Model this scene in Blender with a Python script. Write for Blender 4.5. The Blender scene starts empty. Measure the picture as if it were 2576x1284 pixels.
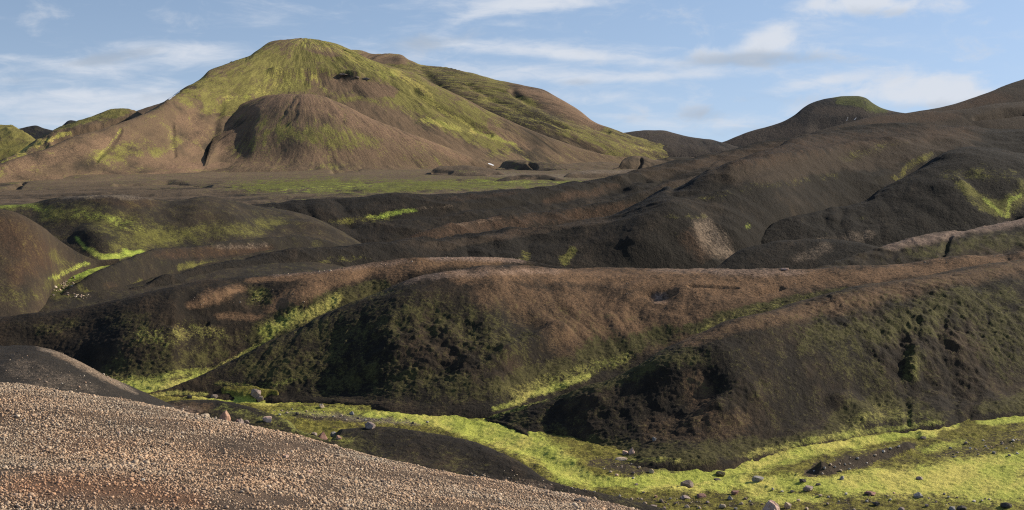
import bpy, bmesh, math, random
import numpy as np
from mathutils import Vector

# ------------------------------------------------------------------ camera, world, sun, exposure
random.seed(4); RNG = np.random.default_rng(11)
SC = bpy.context.scene
COL = SC.collection
W, H, F = 2576.0, 1284.0, 3110.0            # survey frame: pixels of the photograph at 2576 wide, focal length in those pixels
HORIZON = 372.0
CAMZ = 30.0
SC.cycles.use_denoising = False; SC.cycles.filter_width = 1.15
PITCH = math.atan((H / 2 - HORIZON) / F)
cam_d = bpy.data.cameras.new('camera'); cam = bpy.data.objects.new('camera', cam_d); COL.objects.link(cam)
cam_d.sensor_fit = 'HORIZONTAL'; cam_d.sensor_width = 36.0; cam_d.lens = 36.0 * F / W
cam_d.clip_start = 0.5; cam_d.clip_end = 60000
cam.location = (0, 0, CAMZ); cam.rotation_euler = (math.pi / 2 - PITCH, 0, 0)
SC.camera = cam
SUN_AZ, SUN_EL = math.radians(65), math.radians(27.5)     # azimuth from the view direction (+Y) towards the right (+X)
SC.view_settings.view_transform = 'Standard'; SC.view_settings.look = 'None'
SC.view_settings.exposure = 0.42; SC.view_settings.gamma = 1.0

sun_d = bpy.data.lights.new('sun', 'SUN'); sun = bpy.data.objects.new('sun', sun_d); COL.objects.link(sun)
sun_d.energy = 5.0; sun_d.angle = math.radians(0.53); sun_d.color = (1.0, 0.90, 0.74)
to_sun = Vector((math.sin(SUN_AZ) * math.cos(SUN_EL), math.cos(SUN_AZ) * math.cos(SUN_EL), math.sin(SUN_EL)))
sun.rotation_euler = to_sun.to_track_quat('Z', 'Y').to_euler()
sun.location = (0, 0, 400)


class NT:
    """small helper to wire shader nodes"""
    def __init__(s, tree): s.t = tree; s.t.nodes.clear()
    def n(s, typ, **kw):
        nd = s.t.nodes.new(typ)
        for k, v in kw.items(): setattr(nd, k, v)
        return nd
    def put(s, sock, v):
        if hasattr(v, 'is_linked') or hasattr(v, 'links'): s.t.links.new(v, sock)
        else: sock.default_value = v
    def math(s, op, a, b=0.0, c=0.0, clamp=False):
        nd = s.n('ShaderNodeMath', operation=op); nd.use_clamp = clamp
        s.put(nd.inputs[0], a); s.put(nd.inputs[1], b); s.put(nd.inputs[2], c)
        return nd.outputs[0]
    def mix(s, f, a, b):
        nd = s.n('ShaderNodeMix', data_type='RGBA'); nd.clamp_factor = True
        s.put(nd.inputs[0], f); s.put(nd.inputs[6], a if not isinstance(a, tuple) else (*a[:3], 1)); s.put(nd.inputs[7], b if not isinstance(b, tuple) else (*b[:3], 1))
        return nd.outputs[2]
    def noise(s, vec, scale, detail=4, rough=0.55, dist=0.0):
        nd = s.n('ShaderNodeTexNoise'); s.put(nd.inputs['Vector'], vec)
        nd.inputs['Scale'].default_value = scale; nd.inputs['Detail'].default_value = detail
        nd.inputs['Roughness'].default_value = rough; nd.inputs['Distortion'].default_value = dist
        return nd.outputs[0]
    def ramp(s, v, lo, hi, a=0.0, b=1.0):
        nd = s.n('ShaderNodeMapRange'); nd.interpolation_type = 'SMOOTHSTEP'
        s.put(nd.inputs[0], v); s.put(nd.inputs[1], lo); s.put(nd.inputs[2], hi); s.put(nd.inputs[3], a); s.put(nd.inputs[4], b)
        return nd.outputs[0]
    def scalev(s, vec, sx, sy, sz, rot=(0, 0, 0)):
        nd = s.n('ShaderNodeMapping'); s.put(nd.inputs[0], vec); nd.inputs[3].default_value = (sx, sy, sz); nd.inputs[2].default_value = rot
        return nd.outputs[0]


def pix_dir(U, V):
    """direction (x, y=1, z) through survey pixel U, V"""
    a = (np.asarray(U, float) - W / 2) / F; b = (np.asarray(V, float) - H / 2) / F
    c, s = math.cos(PITCH), math.sin(PITCH)
    dy = c - b * s; dz = -s - b * c
    return a / dy, dz / dy

def pix_pt(U, V, d):
    x, z = pix_dir(U, V)
    return x * d, d + 0 * x, z * d + CAMZ

def project(x, y, z):
    c, s = math.cos(PITCH), math.sin(PITCH)
    zz = z - CAMZ
    fw = y * c - zz * s; up = y * s + zz * c
    return W / 2 + F * x / fw, H / 2 - F * up / fw

SKY_SAT, SKY_VAL = .93, 1.40
def build_world():
    w = bpy.data.worlds.new('World'); SC.world = w; w.use_nodes = True
    w.cycles.sampling_method = 'MANUAL'; w.cycles.sample_map_resolution = 256
    N = NT(w.node_tree)
    out = N.n('ShaderNodeOutputWorld'); bg = N.n('ShaderNodeBackground'); bg.inputs[1].default_value = 0.076
    sky = N.n('ShaderNodeTexSky'); sky.sky_type = 'NISHITA'; sky.sun_disc = False
    sky.sun_elevation = SUN_EL; sky.sun_rotation = SUN_AZ
    sky.altitude = 600; sky.air_density = 1.0; sky.dust_density = 0.5; sky.ozone_density = 1.5
    tc = N.n('ShaderNodeTexCoord'); vec = tc.outputs['Generated']
    sep = N.n('ShaderNodeSeparateXYZ'); N.put(sep.inputs[0], vec)
    X, Y, Z = sep.outputs
    # clear mountain air: the blue reaches low towards the horizon
    up = N.n('ShaderNodeCombineXYZ'); N.put(up.inputs[0], X); N.put(up.inputs[1], Y); N.put(up.inputs[2], N.math('ADD', N.math('MULTIPLY', Z, .75), .25))
    nv = N.n('ShaderNodeVectorMath', operation='NORMALIZE'); N.put(nv.inputs[0], up.outputs[0]); N.put(sky.inputs[0], nv.outputs[0])
    az = N.math('ARCTAN2', X, Y); el = N.math('ARCSINE', Z)
    # wispy noise for edges, stretched along the horizon
    cmb = N.n('ShaderNodeCombineXYZ'); N.put(cmb.inputs[0], az); N.put(cmb.inputs[1], el)
    p = cmb.outputs[0]
    n_str = N.noise(N.scalev(p, 7, 34, 1, (0, 0, 0.10)), 1.0, 7, 0.62, 0.6)
    n_puff = N.noise(N.scalev(p, 24, 44, 1), 1.0, 7, 0.60, 0.4)
    n_fine = N.noise(N.scalev(p, 30, 110, 1, (0, 0, 0.12)), 1.0, 6, 0.62, 0.8)
    def blob(U, V, ru, rv, tilt=0.0, amp=1.0, puff=False):
        dx, dz = pix_dir(U, V)
        a0 = math.atan2(float(dx), 1.0); e0 = math.atan2(float(dz), math.hypot(float(dx), 1.0))
        ra, re = ru / F, rv / F
        da = N.math('SUBTRACT', az, a0); de = N.math('SUBTRACT', el, e0)
        ct, st = math.cos(tilt), math.sin(tilt)
        u = N.math('ADD', N.math('MULTIPLY', da, ct / ra), N.math('MULTIPLY', de, st / ra))
        v = N.math('ADD', N.math('MULTIPLY', da, -st / re), N.math('MULTIPLY', de, ct / re))
        q = N.math('ADD', N.math('MULTIPLY', u, u), N.math('MULTIPLY', v, v))
        g = N.math('EXPONENT', N.math('MULTIPLY', q, -0.8))
        return N.math('MULTIPLY', g, amp)
    def total(lst):
        t = None
        for b in lst:
            g = blob(*b); t = g if t is None else N.math('ADD', t, g)
        return t
    streaks = [(1365, 2, 210, 26, 0.08, 1.15), (1190, 40, 70, 12, 0.25, .6), (1270, 62, 45, 9, 0, .5), (470, 128, 150, 22, -0.03, 1.0), (330, 165, 190, 16, 0.05, .7), (40, 148, 110, 12, 0, .6),
               (90, 262, 260, 42, 0, .95), (260, 225, 130, 14, 0.1, .4), (430, 250, 140, 22, 0.05, .5),
               (1290, 118, 260, 17, -0.05, .9), (1560, 152, 220, 14, -0.07, .8), (1330, 185, 240, 24, -0.04, .7), (1650, 192, 200, 13, 0.03, .9),
               (1500, 245, 190, 18, 0, .55), (1640, 305, 130, 26, 0, .6), (2120, 195, 160, 14, 0.12, .8), (2020, 225, 70, 14, .1, .5), (1900, 300, 160, 26, 0.1, .45), (1000, 150, 130, 24, 0, .5)]
    puffs = [(1965, 88, 68, 40, 0.25, 1.2), (1860, 128, 110, 26, 0.08, .8), (2070, 130, 90, 22, 0, .5), (1770, 150, 80, 18, 0.1, .55), (2250, 8, 170, 26, -0.05, 1.1), (2120, 12, 90, 18, 0, .7),
             (2290, 222, 90, 30, 0.0, .9), (2400, 212, 80, 34, -0.2, 1.0), (2180, 238, 90, 22, 0, .7), (1745, 268, 48, 28, 0, .6), (1930, 292, 110, 22, .1, .5), (2330, 255, 170, 24, 0, .8), (1600, 298, 60, 24, 0, .6), (1340, 8, 130, 20, .08, .5), (1480, 2, 110, 16, .05, .5)]
    greys = [(300, 142, 95, 17, 0.2, 1.0), (215, 158, 60, 9, 0.15, .6), (1060, 108, 105, 22, 0.12, .8), (1800, 150, 130, 18, 0.08, .8), (420, 238, 75, 14, 0.2, .7), (1450, 207, 50, 9, 0, .6), (1760, 285, 60, 22, 0, .8),
             (1600, 300, 60, 16, 0, .5), (1930, 250, 55, 18, 0, .4), (20, 205, 55, 10, 0, .6), (140, 300, 80, 12, 0, .4), (2000, 150, 120, 18, 0, .6), (1870, 330, 150, 16, 0.12, .4), (2330, 268, 170, 14, 0, .6), (2120, 250, 90, 14, 0, .5), (1900, 150, 110, 16, 0.05, .5), (2260, 32, 120, 12, 0, .4), (2160, 20, 70, 14, 0, .3)]
    wis = N.math('ADD', N.math('MULTIPLY', n_str, .6), N.math('MULTIPLY', n_fine, .4))
    cs = N.ramp(N.math('ADD', total(streaks), N.math('MULTIPLY', N.math('SUBTRACT', wis, .5), 3.0)), .05, 1.35, 0, .92)
    cp = N.ramp(N.math('ADD', total(puffs), N.math('MULTIPLY', N.math('SUBTRACT', n_puff, .5), 3.4)), .1, 1.5, 0, .93)
    # the same kind of thin cloud everywhere, so the sky goes on beyond the frame
    thin = N.ramp(n_str, .52, .82, 0, .28)
    white = N.math('SUBTRACT', 1.0, N.math('MULTIPLY', N.math('MULTIPLY', N.math('SUBTRACT', 1.0, cs), N.math('SUBTRACT', 1.0, cp)), N.math('SUBTRACT', 1.0, thin)))
    grey = N.ramp(N.math('ADD', total(greys), N.math('MULTIPLY', N.math('SUBTRACT', n_puff, .5), 2.2)), .15, 1.25, 0, .75)
    hz = N.math('EXPONENT', N.math('MULTIPLY', N.math('ABSOLUTE', el), -14.0))
    hsv = N.n('ShaderNodeHueSaturation'); N.put(hsv.inputs['Color'], sky.outputs[0]); hsv.inputs['Saturation'].default_value = SKY_SAT; hsv.inputs['Value'].default_value = SKY_VAL; hsv.inputs['Hue'].default_value = .5
    base = N.mix(N.math('MULTIPLY', hz, .62), hsv.outputs[0], (5.6, 6.9, 8.2))
    c = N.mix(white, base, (7.0, 7.4, 8.1))
    c = N.mix(grey, c, (4.0, 4.7, 5.7))
    N.put(bg.inputs[0], c); N.t.links.new(bg.outputs[0], out.inputs[0])
build_world()

# ------------------------------------------------------------------ numpy noise
_perm = np.random.default_rng(5).permutation(4096)
_ga = np.random.default_rng(6).random(4096) * 2 * np.pi
_gx, _gy = np.cos(_ga), np.sin(_ga)
def perlin(x, y, seed=0):
    xi = np.floor(x).astype(np.int64); yi = np.floor(y).astype(np.int64)
    fx, fy = x - xi, y - yi
    u = fx * fx * fx * (fx * (fx * 6 - 15) + 10); v = fy * fy * fy * (fy * (fy * 6 - 15) + 10)
    def g(ix, iy, dx, dy):
        h = _perm[(_perm[(ix + seed * 131) & 4095] + iy) & 4095]
        return _gx[h] * dx + _gy[h] * dy
    a = g(xi, yi, fx, fy); b = g(xi + 1, yi, fx - 1, fy); c = g(xi, yi + 1, fx, fy - 1); d = g(xi + 1, yi + 1, fx - 1, fy - 1)
    return ((a + u * (b - a)) * (1 - v) + (c + u * (d - c)) * v) * 1.5
def fbm(x, y, octs=4, seed=0, gain=.5, ridged=False):
    s = 0; a = 1; t = 0
    for o in range(octs):
        n = perlin(x * 2 ** o + 17.3 * o, y * 2 ** o - 9.1 * o, seed + o)
        if ridged: n = 1 - 2 * np.abs(n) ** .8
        s = s + a * n; t += a; a *= gain
    return s / t
def sstep(a, b, x):
    t = np.clip((x - a) / (b - a), 0, 1); return t * t * (3 - 2 * t)

def pchip_slopes(h, dl):
    """Fritsch-Carlson slopes, knots along axis 0"""
    k = h.shape[0] + 1
    m = np.zeros((k,) + dl.shape[1:])
    for i in range(1, k - 1):
        w1 = 2 * h[i] + h[i - 1]; w2 = h[i] + 2 * h[i - 1]
        ok = dl[i - 1] * dl[i] > 0
        den = np.where(ok, w1 / np.where(ok, dl[i - 1], 1) + w2 / np.where(ok, dl[i], 1), 1)
        m[i] = np.where(ok, (w1 + w2) / den, 0)
    m[0] = dl[0]; m[-1] = dl[-1]
    return m
def pchip1(xs, ys, x):
    xs = np.asarray(xs, float); ys = np.asarray(ys, float)
    if len(xs) == 1: return np.full_like(x, ys[0])
    h = np.diff(xs); dl = np.diff(ys) / h
    m = pchip_slopes(h[:, None], dl[:, None])[:, 0]
    xc = np.clip(x, xs[0], xs[-1]); i = np.clip(np.searchsorted(xs, xc) - 1, 0, len(h) - 1)
    t = (xc - xs[i]) / h[i]
    return (ys[i] * (1 + 2 * t) * (1 - t) ** 2 + h[i] * m[i] * t * (1 - t) ** 2 + ys[i + 1] * t * t * (3 - 2 * t) + h[i] * m[i + 1] * t * t * (t - 1))
def smooth1(a, n):
    if n < 1: return a
    k = np.hanning(2 * n + 3)[1:-1]; k /= k.sum()
    return np.convolve(np.pad(a, n, mode='edge'), k, 'valid')

# ------------------------------------------------------------------ terrain sheets
class Sheet:
    pass
LAYERS = {}; ALL_SHEETS = []

def stroke(U, V, pts, asp=1.6, warp=None):
    """soft brush along a polyline of (U, V, radius); 1 on the line, 0 at the radius; asp stretches it along U"""
    best = np.zeros_like(U)
    r = max(p[2] for p in pts)
    u0 = min(p[0] for p in pts) - r * asp; u1 = max(p[0] for p in pts) + r * asp
    v0 = min(p[1] for p in pts) - r; v1 = max(p[1] for p in pts) + r
    m = (U > u0) & (U < u1) & (V > v0) & (V < v1)
    if not m.any(): return best
    u, v = U[m], V[m]
    b = np.zeros_like(u)
    if len(pts) == 1: pts = [pts[0], (pts[0][0] + .01, pts[0][1], pts[0][2])]
    for (ax, ay, ar), (bx, by, br) in zip(pts[:-1], pts[1:]):
        ex, ey = (bx - ax) / asp, by - ay
        px, py = (u - ax) / asp, v - ay
        t = np.clip((px * ex + py * ey) / (ex * ex + ey * ey + 1e-9), 0, 1)
        dd = np.hypot(px - t * ex, py - t * ey) / (ar + t * (br - ar))
        b = np.maximum(b, 1 - dd)
    best[m] = np.clip(b, 0, 1)
    return best

def sheet(name, rungs, rows, U0, U1, du=2.6, smooth=4, rough=None, sculpt=(), paint=(), mat=None, base=None, wob=10.0, centre=None, tufts=None, rill_moss=.10):
    """rungs: near-to-far list of (Vfun, dfun) arrays over the columns; makes one ground sheet through them"""
    cols = np.arange(U0, U1 + du, du)
    R = [r(cols) for r in rungs]
    Vk = np.array([smooth1(r[0], smooth) for r in R]); Lk = np.log(np.array([smooth1(r[1], smooth) for r in R]))
    for i in range(1, len(Lk)): Lk[i] = np.maximum(Lk[i], Lk[i - 1] + 1e-4)
    h = np.diff(Lk, axis=0); dl = np.diff(Vk, axis=0) / h
    m = pchip_slopes(h, dl)
    Vs, Ls = [], []
    for i in range(len(h)):
        n = rows[i]
        tt = np.linspace(0, 1, n, endpoint=(i == len(h) - 1))[:, None]
        t = tt
        Vs.append(Vk[i] * (1 + 2 * t) * (1 - t) ** 2 + h[i] * m[i] * t * (1 - t) ** 2 + Vk[i + 1] * t * t * (3 - 2 * t) + h[i] * m[i + 1] * t * t * (t - 1))
        Ls.append(Lk[i] + h[i] * t)
    V = np.concatenate(Vs); d = np.exp(np.concatenate(Ls)); U = np.broadcast_to(cols, V.shape)
    x, y, z = pix_pt(U, V, d)
    # fall-line coordinates: round a summit, or across and along the view
    if centre:
        cx, cy, _ = pix_pt(centre[0], HORIZON, centre[1]); ang = np.arctan2(x - cx, -(y - cy)); rad = np.hypot(x - cx, y - cy)
        fa, fr = ang * 650.0, rad
    else:
        fa, fr = np.arctan2(x, y) * np.median(y), y * 1.0
    S = Sheet(); S.flow = (fa, fr); S.name = name; S.U, S.V, S.x, S.y, S.z = U.copy(), V.copy(), x, y, z
    for pts, depth, *rest in sculpt:
        asp = rest[0] if rest else 1.0
        dm = np.median(d)
        wu = U + wob * fbm(x / (dm * .035), y / (dm * .035), 2, 71); wv = V + .5 * wob * fbm(x / (dm * .035), y / (dm * .035), 2, 77)
        k = stroke(wu, wv, pts, asp)
        S.z = S.z + depth * k * k * (3 - 2 * k)
    if rough is not None: S.z = S.z + rough(S, x, y)
    U2, V2 = project(S.x, S.y, S.z)
    S.U2, S.V2 = U2, V2
    # cover masks: r moss, g lush, b rust, a pale
    ch = {k: np.full(U.shape, (base or {}).get(k, 0.0)) for k in ('moss', 'lush', 'rust', 'pale', 'snow', 'brown')}
    dm = np.median(d); ws = dm * 11.0 / F
    wa = fbm(x / (4 * ws), y / (8 * ws), 4, 31); wb = fbm(x / (4 * ws), y / (8 * ws), 4, 47)
    wl = fbm(x / (7 * ws), y / (14 * ws), 4, 131); wm = fbm(x / (7 * ws), y / (14 * ws), 4, 147); wc = fbm(x / (2 * ws), y / (4 * ws), 4, 163)
    lowm = fbm(x / (12 * ws), y / (24 * ws), 4, 173)
    for c, amp, pts, *rest in paint:
        asp = rest[0] if rest else 1.6
        rr = sum(q[2] for q in pts) / len(pts); pts = [(q[0], q[1], q[2] * 1.45) for q in pts]
        k = stroke(U2 + (rr * .9 * wl + wob * .9 * wa) * asp * .7, V2 + rr * .55 * wm + wob * .5 * wb, pts, asp)
        k = sstep(0, .95, k * 1.1 + .55 * k * wc) if rr > 3.5 else np.clip(k * 1.7, 0, 1)
        if amp >= 0: ch[c] = np.maximum(ch[c], 0) + amp * k * (1 - .5 * np.clip(ch[c], 0, 1))
        else: ch[c] = ch[c] * (1 + amp * k)
    if hasattr(S, 'rill'):
        k = np.clip(S.rill, 0, 1); ch['moss'] = ch['moss'] + rill_moss * k; ch['brown'] = ch['brown'] - .55 * k; ch['rust'] = ch['rust'] * (1 - .55 * k)
    for c in ('moss', 'rust'): ch[c] = np.where(ch[c] > 0, ch[c] * (1 + .35 * lowm + .35 * wc), 0)
    ch['brown'] = ch['brown'] + .25 * lowm
    if tufts is not None: S.z = S.z + tufts(S, x, y) * np.clip(.18 + 1.0 * ch['moss'] + ch['lush'], 0, 1) * np.clip(1 - .6 * ch['rust'], .2, 1)
    S.ch = ch
    nr, nc = U.shape
    me = bpy.data.meshes.new(name)
    idx = np.arange(nr * nc).reshape(nr, nc)
    q = np.stack([idx[:-1, :-1], idx[:-1, 1:], idx[1:, 1:], idx[1:, :-1]], -1).reshape(-1, 4)
    me.vertices.add(nr * nc); me.vertices.foreach_set('co', np.stack([S.x, S.y, S.z], -1).astype(np.float32).ravel())
    me.loops.add(q.size); me.loops.foreach_set('vertex_index', q.ravel().astype(np.int32))
    me.polygons.add(len(q)); me.polygons.foreach_set('loop_start', np.arange(0, q.size, 4, dtype=np.int32))
    me.polygons.foreach_set('use_smooth', np.ones(len(q), bool))
    me.update(calc_edges=True)
    a = me.attributes.new('cover', 'FLOAT_COLOR', 'POINT')
    a.data.foreach_set('color', np.stack([ch['moss'], ch['lush'], ch['rust'], ch['pale']], -1).astype(np.float32).ravel())
    b = me.attributes.new('extra', 'FLOAT_COLOR', 'POINT')
    b.data.foreach_set('color', np.stack([ch['snow'], ch['brown'], 0 * ch['snow'], 0 * ch['snow'] + 1], -1).astype(np.float32).ravel())
    w = me.attributes.new('flow', 'FLOAT_VECTOR', 'POINT')
    w.data.foreach_set('vector', np.stack([fa, fr, 0 * fa], -1).astype(np.float32).ravel())
    ob = bpy.data.objects.new(name, me); COL.objects.link(ob)
    ob['kind'] = 'structure'
    if mat: me.materials.append(mat)
    S.ob = ob; LAYERS[name] = S; ALL_SHEETS.append(S)
    return S

def line(pts):
    """rung from points (U, V, d)"""
    us = [p[0] for p in pts]
    return lambda c: (pchip1(us, [p[1] for p in pts], c), np.exp(pchip1(us, [math.log(p[2]) for p in pts], c)))

def hill(name, toe, ridge, slope, rows, U0, U1, mid=(.40, .57), back=(.35, 60), foot=None, **kw):
    """toe: (U, V, d) polyline; ridge: (U, V) skyline; slope: rise over run of the face, a number or [(U, slope)]; back: how it falls behind the ridge"""
    tl = line(toe)
    ru = [p[0] for p in ridge]; rv = [p[1] for p in ridge]
    def sl(c): return np.full_like(c, slope) if not isinstance(slope, (list, tuple)) else pchip1([p[0] for p in slope], [p[1] for p in slope], c)
    def ridge_r(c):
        v = pchip1(ru, rv, c); tv, td = tl(c)
        v = np.minimum(v, tv - 2)
        e0 = pix_dir(c, tv)[1]; er = pix_dir(c, v)[1]; s = np.maximum(sl(c), er + .05)
        return v, np.maximum(td * (e0 - s) / (er - s), td * 1.004)
    def mid_r(c):
        tv, td = tl(c); v, d = ridge_r(c)
        z0 = pix_dir(c, tv)[1] * td; z1 = pix_dir(c, v)[1] * d
        dm = td + mid[0] * (d - td); zm = z0 + mid[1] * (z1 - z0)
        return el_to_v(c, zm / dm), dm
    def foot_r(c):
        tv, td = tl(c); v, d = ridge_r(c)
        z0 = pix_dir(c, tv)[1] * td; z1 = pix_dir(c, v)[1] * d
        dm = td + foot[0] * (d - td); zm = z0 + foot[1] * (z1 - z0)
        return el_to_v(c, zm / dm), dm
    def pre(c):
        tv, td = tl(c); return tv + 45, td * .985
    def b1(c):
        v, d = ridge_r(c); tv, td = tl(c); k = back[0] * .3
        return v + back[1] * .1, d + (d - td) * .3 + d * .02
    def b2(c):
        v, d = ridge_r(c); tv, td = tl(c)
        return v + back[1], d * (1.06 + back[0] * .3) + (d - td) * .6
    r = rows
    if foot: return sheet(name, [pre, tl, foot_r, mid_r, ridge_r, b1, b2], [max(4, int(r * .04)), int(r * .12), int(r * .32), int(r * .40), max(6, int(r * .1)), max(6, int(r * .08))], U0, U1, **kw)
    return sheet(name, [pre, tl, mid_r, ridge_r, b1, b2], [max(4, int(r * .06)), int(r * .42), int(r * .38), max(6, int(r * .1)), max(6, int(r * .08))], U0, U1, **kw)

def el_to_v(c, e):
    """tan elevation at column c to survey row"""
    cc, s = math.cos(PITCH), math.sin(PITCH)
    # e = (-s - b*cc)/(cc - b*s)  ->  b = (-s - e*cc)/(cc - e*s)
    b = (-s - e * cc) / (cc - e * s)
    return H / 2 + b * F

# ------------------------------------------------------------------ terrain material
def terrain_mat(name, unit, dark=(.030, .026, .023), brown=(.085, .060, .042), rust=(.16, .085, .048), pale=(.34, .28, .22),
                moss=((.045, .048, .011), (.12, .13, .022)), lush=((.20, .27, .035), (.36, .44, .07)), bump=.5, brown_bias=0.0, streak=.5, speck=.5, hard=.18, tone=(.42, .78), lushw=.34):
    """unit: the size in metres of about one picture pixel on that ground, so the grain suits the distance"""
    m = bpy.data.materials.new(name); m.use_nodes = True
    N = NT(m.node_tree)
    out = N.n('ShaderNodeOutputMaterial'); bs = N.n('ShaderNodeBsdfPrincipled'); bs.inputs['Roughness'].default_value = .95
    bs.inputs['Specular IOR Level'].default_value = .12
    N.t.links.new(bs.outputs[0], out.inputs[0])
    geo = N.n('ShaderNodeNewGeometry'); P = geo.outputs['Position']
    fl = N.n('ShaderNodeAttribute'); fl.attribute_name = 'flow'
    Q = N.scalev(fl.outputs['Vector'], 1.0, streak, 1.0)
    u = 1.0 / unit
    big = N.noise(Q, u / 60, 5, .6); medn = N.noise(Q, u / 12, 6, .68, .3); fine = N.noise(P, u / 3.2, 5, .7); grain = N.noise(P, u / 1.1, 3, .7)
    a = N.n('ShaderNodeAttribute'); a.attribute_name = 'cover'
    sc = N.n('ShaderNodeSeparateColor'); N.put(sc.inputs[0], a.outputs['Color'])
    mm, ml, mr = sc.outputs; mp = a.outputs['Alpha']
    e = N.n('ShaderNodeAttribute'); e.attribute_name = 'extra'
    se = N.n('ShaderNodeSeparateColor'); N.put(se.inputs[0], e.outputs['Color'])
    msn, mb, _ = se.outputs
    br = N.math('ADD', N.math('ADD', N.math('MULTIPLY', big, .55), N.math('MULTIPLY', medn, .45)), N.math('ADD', N.math('MULTIPLY', mb, .45), brown_bias))
    c = N.mix(N.ramp(br, tone[0], tone[1]), dark, brown)
    def cover(mask, k=1.0, w=hard, bias=0.0):
        v = N.math('ADD', N.math('ADD', N.math('MULTIPLY', medn, .85), N.math('MULTIPLY', fine, .95)), N.math('ADD', N.math('MULTIPLY', grain, .7), -.75))
        # threshold falls as the mask rises
        t = N.math('SUBTRACT', .92, N.math('MULTIPLY', mask, .84 * k))
        return N.math('MULTIPLY', N.ramp(v, N.math('SUBTRACT', t, w), N.math('ADD', t, w)), N.ramp(mask, 0.0, .12))
    c = N.mix(N.math('MULTIPLY', cover(mr, .92, .55), .95), c, N.mix(N.ramp(fine, .3, .7), tuple(.62 * v for v in rust), rust))
    c = N.mix(cover(mp, 1, .5), c, N.mix(N.ramp(fine, .3, .7), tuple(.6 * v for v in pale), pale))
    cm = cover(mm)
    c = N.mix(cm, c, N.mix(N.ramp(N.math('ADD', N.math('MULTIPLY', fine, .5), N.math('MULTIPLY', medn, .5)), .36, .66), moss[0], moss[1]))
    cl = cover(ml, 1.05, lushw)
    c = N.mix(cl, c, N.mix(N.ramp(N.math('ADD', N.math('MULTIPLY', fine, .5), N.math('MULTIPLY', big, .5)), .36, .62), lush[0], N.mix(N.ramp(big, .42, .60), lush[1], (lush[1][0] * 1.12, lush[1][1] * .95, lush[1][2] * 1.15))))
    c = N.mix(N.ramp(msn, .3, .6), c, (.80, .82, .85))
    # grain: lighter and darker grit
    g = N.ramp(grain, .3, .75, 1.0 - speck * .6, 1.0 + speck * .7)
    mul = N.n('ShaderNodeMix', data_type='RGBA', blend_type='MULTIPLY'); mul.inputs[0].default_value = 1.0; mul.clamp_result = False
    N.put(mul.inputs[6], c)
    cg = N.n('ShaderNodeCombineColor'); [N.put(cg.inputs[i], g) for i in range(3)]
    N.put(mul.inputs[7], cg.outputs[0])
    N.put(bs.inputs['Base Color'], mul.outputs[2])
    bp = N.n('ShaderNodeBump'); bp.inputs['Strength'].default_value = bump; bp.inputs['Distance'].default_value = unit * 2.2
    hh = N.math('ADD', N.math('MULTIPLY', fine, 1.0), N.math('ADD', N.math('MULTIPLY', grain, .35), N.math('MULTIPLY', medn, 1.6)))
    N.put(bp.inputs['Height'], hh); N.t.links.new(bp.outputs[0], bs.inputs['Normal'])
    return m

def px(d): return d * 2.52 / F      # metres per rendered pixel at distance d

# ------------------------------------------------------------------ the land, from the distance towards the camera
def rf(*terms):
    """sum of noise terms (amp m, size m, octaves, kind, stretch along depth)"""
    def f(S, x, y):
        z = 0
        for i, (amp, size, octs, kind, st) in enumerate(terms):
            a = fbm(x / size, y / (size * st), octs, 100 + 13 * i + len(S.name), ridged=(kind == 'r'))
            if kind == 't': a = np.maximum(a, -.1) * 1.6         # tufts: humps on a flat ground
            z = z + amp * a
        return z
    return f
def rills(amp, size, stretch, wv=.6):
    """erosion rills that run down the fall line, wandering a little"""
    def f(S, x, y):
        aa, rr = S.flow
        w = fbm(x / (size * 5), y / (size * 5), 3, 205) * size * wv * 2
        n = fbm((aa + w) / size, rr / (size * stretch), 3, 211, ridged=True)
        m = sstep(-.25, .45, fbm(aa / (size * 3), rr / (size * 6), 3, 223))      # gullies gather in places
        S.rill = getattr(S, 'rill', 0) + np.clip(n, 0, 1) ** 2 * (.2 + .8 * m) * .8
        return -amp * np.clip(n, -.1, 1) * (.15 + .85 * m)
    return f
def add(*fs): return lambda S, x, y: sum(f(S, x, y) for f in fs)

MT = terrain_mat('mountain_soil', px(1350), dark=(.046, .037, .026), brown=(.145, .098, .060), rust=(.275, .172, .108), moss=((.098, .085, .027), (.225, .200, .060)), lush=((.19, .185, .04), (.34, .33, .078)), bump=.55, brown_bias=.05, streak=.26, speck=.45, hard=.07, tone=(.44, .66), lushw=.10)
PL = terrain_mat('plain_soil', px(1300), dark=(.026, .021, .015), brown=(.115, .082, .052), rust=(.20, .14, .09), moss=((.075, .075, .02), (.17, .175, .035)), bump=.4, streak=.8, speck=.4, hard=.12, tone=(.45, .68), lushw=.16)
FAR = terrain_mat('far_hill_soil', px(3300), dark=(.022, .022, .023), brown=(.060, .047, .038), moss=((.05, .055, .022), (.10, .105, .035)), bump=.5, speck=.25)
MID = terrain_mat('dark_ash_soil', px(420), dark=(.0195, .016, .012), brown=(.047, .034, .023), rust=(.105, .062, .038), pale=(.27, .20, .14), moss=((.060, .053, .015), (.150, .138, .036)), bump=.75, brown_bias=-.03, speck=.5, tone=(.44, .68))
BAS = terrain_mat('basin_soil', px(280), dark=(.025, .0205, .0155), brown=(.058, .041, .027), rust=(.085, .046, .028), pale=(.34, .27, .21), moss=((.070, .064, .018), (.150, .140, .036)), bump=.5, speck=.4, hard=.36)
HIL = terrain_mat('mossy_hill_soil', px(140), dark=(.019, .015, .011), brown=(.080, .052, .031), rust=(.235, .138, .075), pale=(.36, .25, .19), lush=((.20, .21, .04), (.36, .37, .085)), moss=((.034, .029, .013), (.088, .078, .028)), bump=.6, speck=.35, brown_bias=-.06)
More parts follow.
